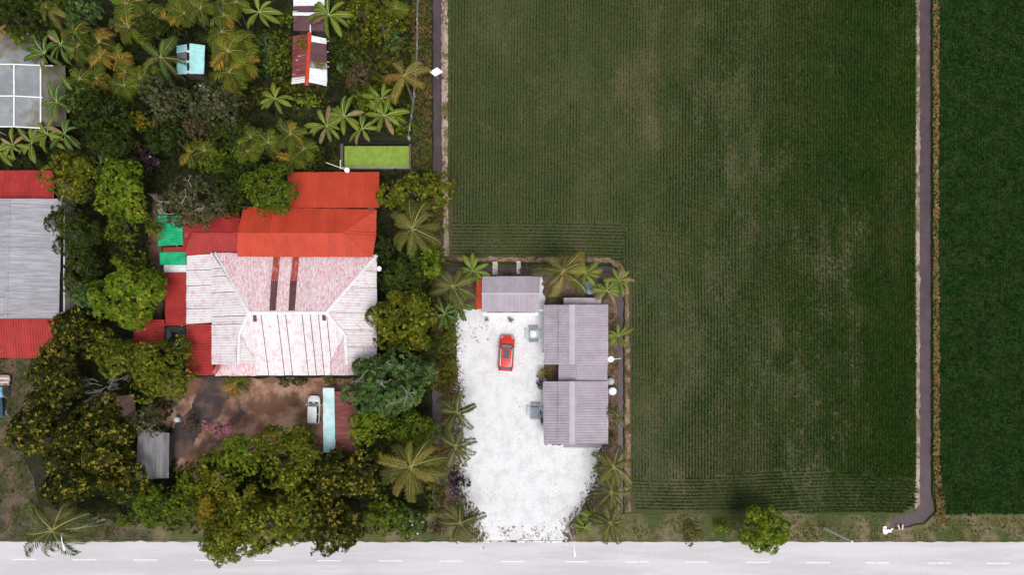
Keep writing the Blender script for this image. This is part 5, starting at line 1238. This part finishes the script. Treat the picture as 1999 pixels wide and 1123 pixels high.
# ------------------------------------------------------------------ palms
PM, PD, PG, PO = M['palm'], M['palm_dark'], M['palm_gold'], M['palm_orange']
for i, (lab, px, py, rd, z, m, alt, sh, n) in enumerate([
 ('golden orange coconut palm beside the narrow ditch', 789, 148, 52, 7.0, PG, PO, .45, 14),
 ('coconut palm over the east side of the orange red roof', 806, 447, 62, 8.0, PM, PG, .15, 18),
 ('large coconut palm in the roadside clump', 803, 912, 76, 9.0, PM, PG, .35, 17),
 ('coconut palm upper of the two beside the gravel yard', 893, 806, 46, 5.5, PD, PM, .3, 17),
 ('coconut palm lower of the two beside the gravel yard', 890, 872, 48, 5.0, PD, PM, .3, 17),
 ('coconut palm at the left of the gravel yard entrance', 900, 1022, 47, 4.5, PD, PM, .35, 18),
 ('yellow green coconut palm above the lavender bungalows', 1099, 531, 58, 6.0, PM, PG, .45, 16),
 ('coconut palm left of the small garage', 885, 560, 50, 5.0, PM, PD, .4, 16),
 ('coconut palm top of the three by the bungalow corner', 1198, 912, 48, 5.0, PM, PD, .4, 17),
 ('coconut palm middle of the three by the bungalow corner', 1193, 962, 44, 4.6, PD, PM, .4, 17),
 ('coconut palm lowest of the three nearest the road', 1192, 1022, 46, 4.4, PD, PM, .3, 19),
 ('small palm between the lower bungalow and the ditch', 1206, 812, 28, 3.5, PD, PM, .3, 12),
 ('big dark coconut palm standing over the road', 104, 1036, 74, 7.5, PD, PM, .35, 19),
 ('feathery palm left of the turquoise shed', 314, 112, 48, 6.0, M['banana_dark'], PM, .3, 15),
 ('arching palm on the top edge above the net house', 92, 16, 44, 5.0, PM, PG, .3, 12),
 ('orange dead palm top at the photo corner', 4, 20, 26, 4.0, PO, PG, .3, 10),
 ('orange dry palm beside the curved net end', 2, 58, 20, 3.2, PO, PG, .2, 9),
]):
    palm(lab, px, py, rd, z, m, 100 + i * 3, n=n, alt=alt, alt_share=sh)

for i, (lab, px, py, rd, z, hd, org, dk) in enumerate([
 ('orange tipped palm clump left above the feathery palm', 258, 30, 50, 5.0, 3, .20, .25),
 ('orange tipped palm clump on the top edge above the turquoise shed', 370, 8, 40, 5.0, 3, .12, .3),
 ('dark palm clump right of the net house', 168, 78, 46, 4.5, 3, .10, .6),
 ('orange tipped palm clump above the dark dense tree', 210, 105, 34, 4.5, 2, .35, .3),
 ('palm clump below left of the feathery palm', 248, 150, 38, 4.5, 3, .10, .3),
 ('dark palm clump against the net house side', 168, 150, 36, 4.0, 2, .05, .6),
 ('palm clump on the top edge left of the banana', 445, 15, 38, 5.0, 3, .22, .25),
 ('palm clump with orange crown right of the turquoise shed', 447, 68, 40, 5.2, 3, .16, .2),
 ('large orange tipped palm clump below right of the turquoise shed', 455, 120, 48, 5.2, 3, .32, .15),
 ('small yellow green palm under the large orange tipped clump', 458, 165, 20, 4.0, 1, .0, .2),
 ('palm clump left of the dark pond trees', 500, 285, 40, 4.2, 3, .0, .3),
 ('palm clump right of its neighbour above the orange red roof', 570, 282, 40, 4.2, 3, .10, .3),
 ('palm with yellow fronds near the purple shrub', 385, 302, 38, 3.6, 2, .15, .6),
 ('orange crowned palm above the dull grey tree', 330, 35, 26, 4.2, 2, .45, .3),
 ('yellow orange croton palm at the house front', 460, 750, 20, 1.2, 1, .55, .2),
 ('dark palm clump in the gap below the feathery palm', 285, 140, 26, 3.4, 2, .15, .5),
 ('yellow twiggy palm on the top edge near the fence', 772, 14, 18, 2.4, 1, .5, .0),
]):
    areca(lab, px, py, rd, z, 300 + i * 5, heads=hd, orange=org, dark=dk)

for i, (lab, px, py, rd, z, n, hd, dk, dry) in enumerate([
 ('dark broad leaved banana at the upper right corner of the net house', 108, 102, 40, 3.8, 8, 2, True, .08),
 ('banana at the right side of the net house', 128, 190, 40, 3.4, 8, 2, True, .08),
 ('banana clump below the net house frame', 75, 268, 40, 3.0, 8, 2, False, .15),
 ('banana clump at the photo edge below the net house', 10, 285, 36, 2.8, 8, 2, False, .3),
 ('dark banana below the net house right corner', 128, 262, 28, 3.0, 7, 1, True, .05),
 ('bright banana on the top edge left of the plum shed', 504, 20, 30, 4.2, 8, 1, False, .05),
 ('banana right of the plum shed', 640, 24, 34, 4.0, 9, 1, False, .05),
 ('banana left of the dull grass clearing', 535, 190, 26, 3.0, 9, 1, False, .05),
 ('big yellow green banana clump left above the pond', 655, 238, 42, 3.5, 9, 2, False, .15),
 ('small banana touching the pond corner', 708, 252, 24, 2.8, 7, 1, False, .15),
 ('bright banana right above the algae pond', 748, 222, 34, 3.4, 9, 1, False, .1),
 ('banana under the golden palm', 745, 192, 28, 2.8, 7, 1, False, .05),
 ('banana beside the purple leaved shrub', 192, 318, 27, 3.4, 6, 1, True, .0),
 ('banana with dry leaves at the rice field corner', 1195, 556, 33, 3.0, 9, 2, False, .28),
 ('green banana behind the dark blue tank', 1143, 532, 26, 3.4, 8, 1, False, .0),
 ('banana between upper bungalow and ditch', 1208, 656, 22, 2.6, 8, 1, False, .05),
 ('banana at the right of the gravel yard entrance', 1150, 1022, 26, 2.2, 9, 2, False, .1),
 ('banana just left of the garage red lean-to', 922, 528, 26, 3.0, 8, 1, False, .05),
 ('leafy banana clump below the palm left of the garage', 880, 600, 36, 2.6, 9, 2, True, .15),
]):
    banana(lab, px, py, rd, z, 500 + i * 7, n=n, heads=hd, dark=dk, dry=dry)
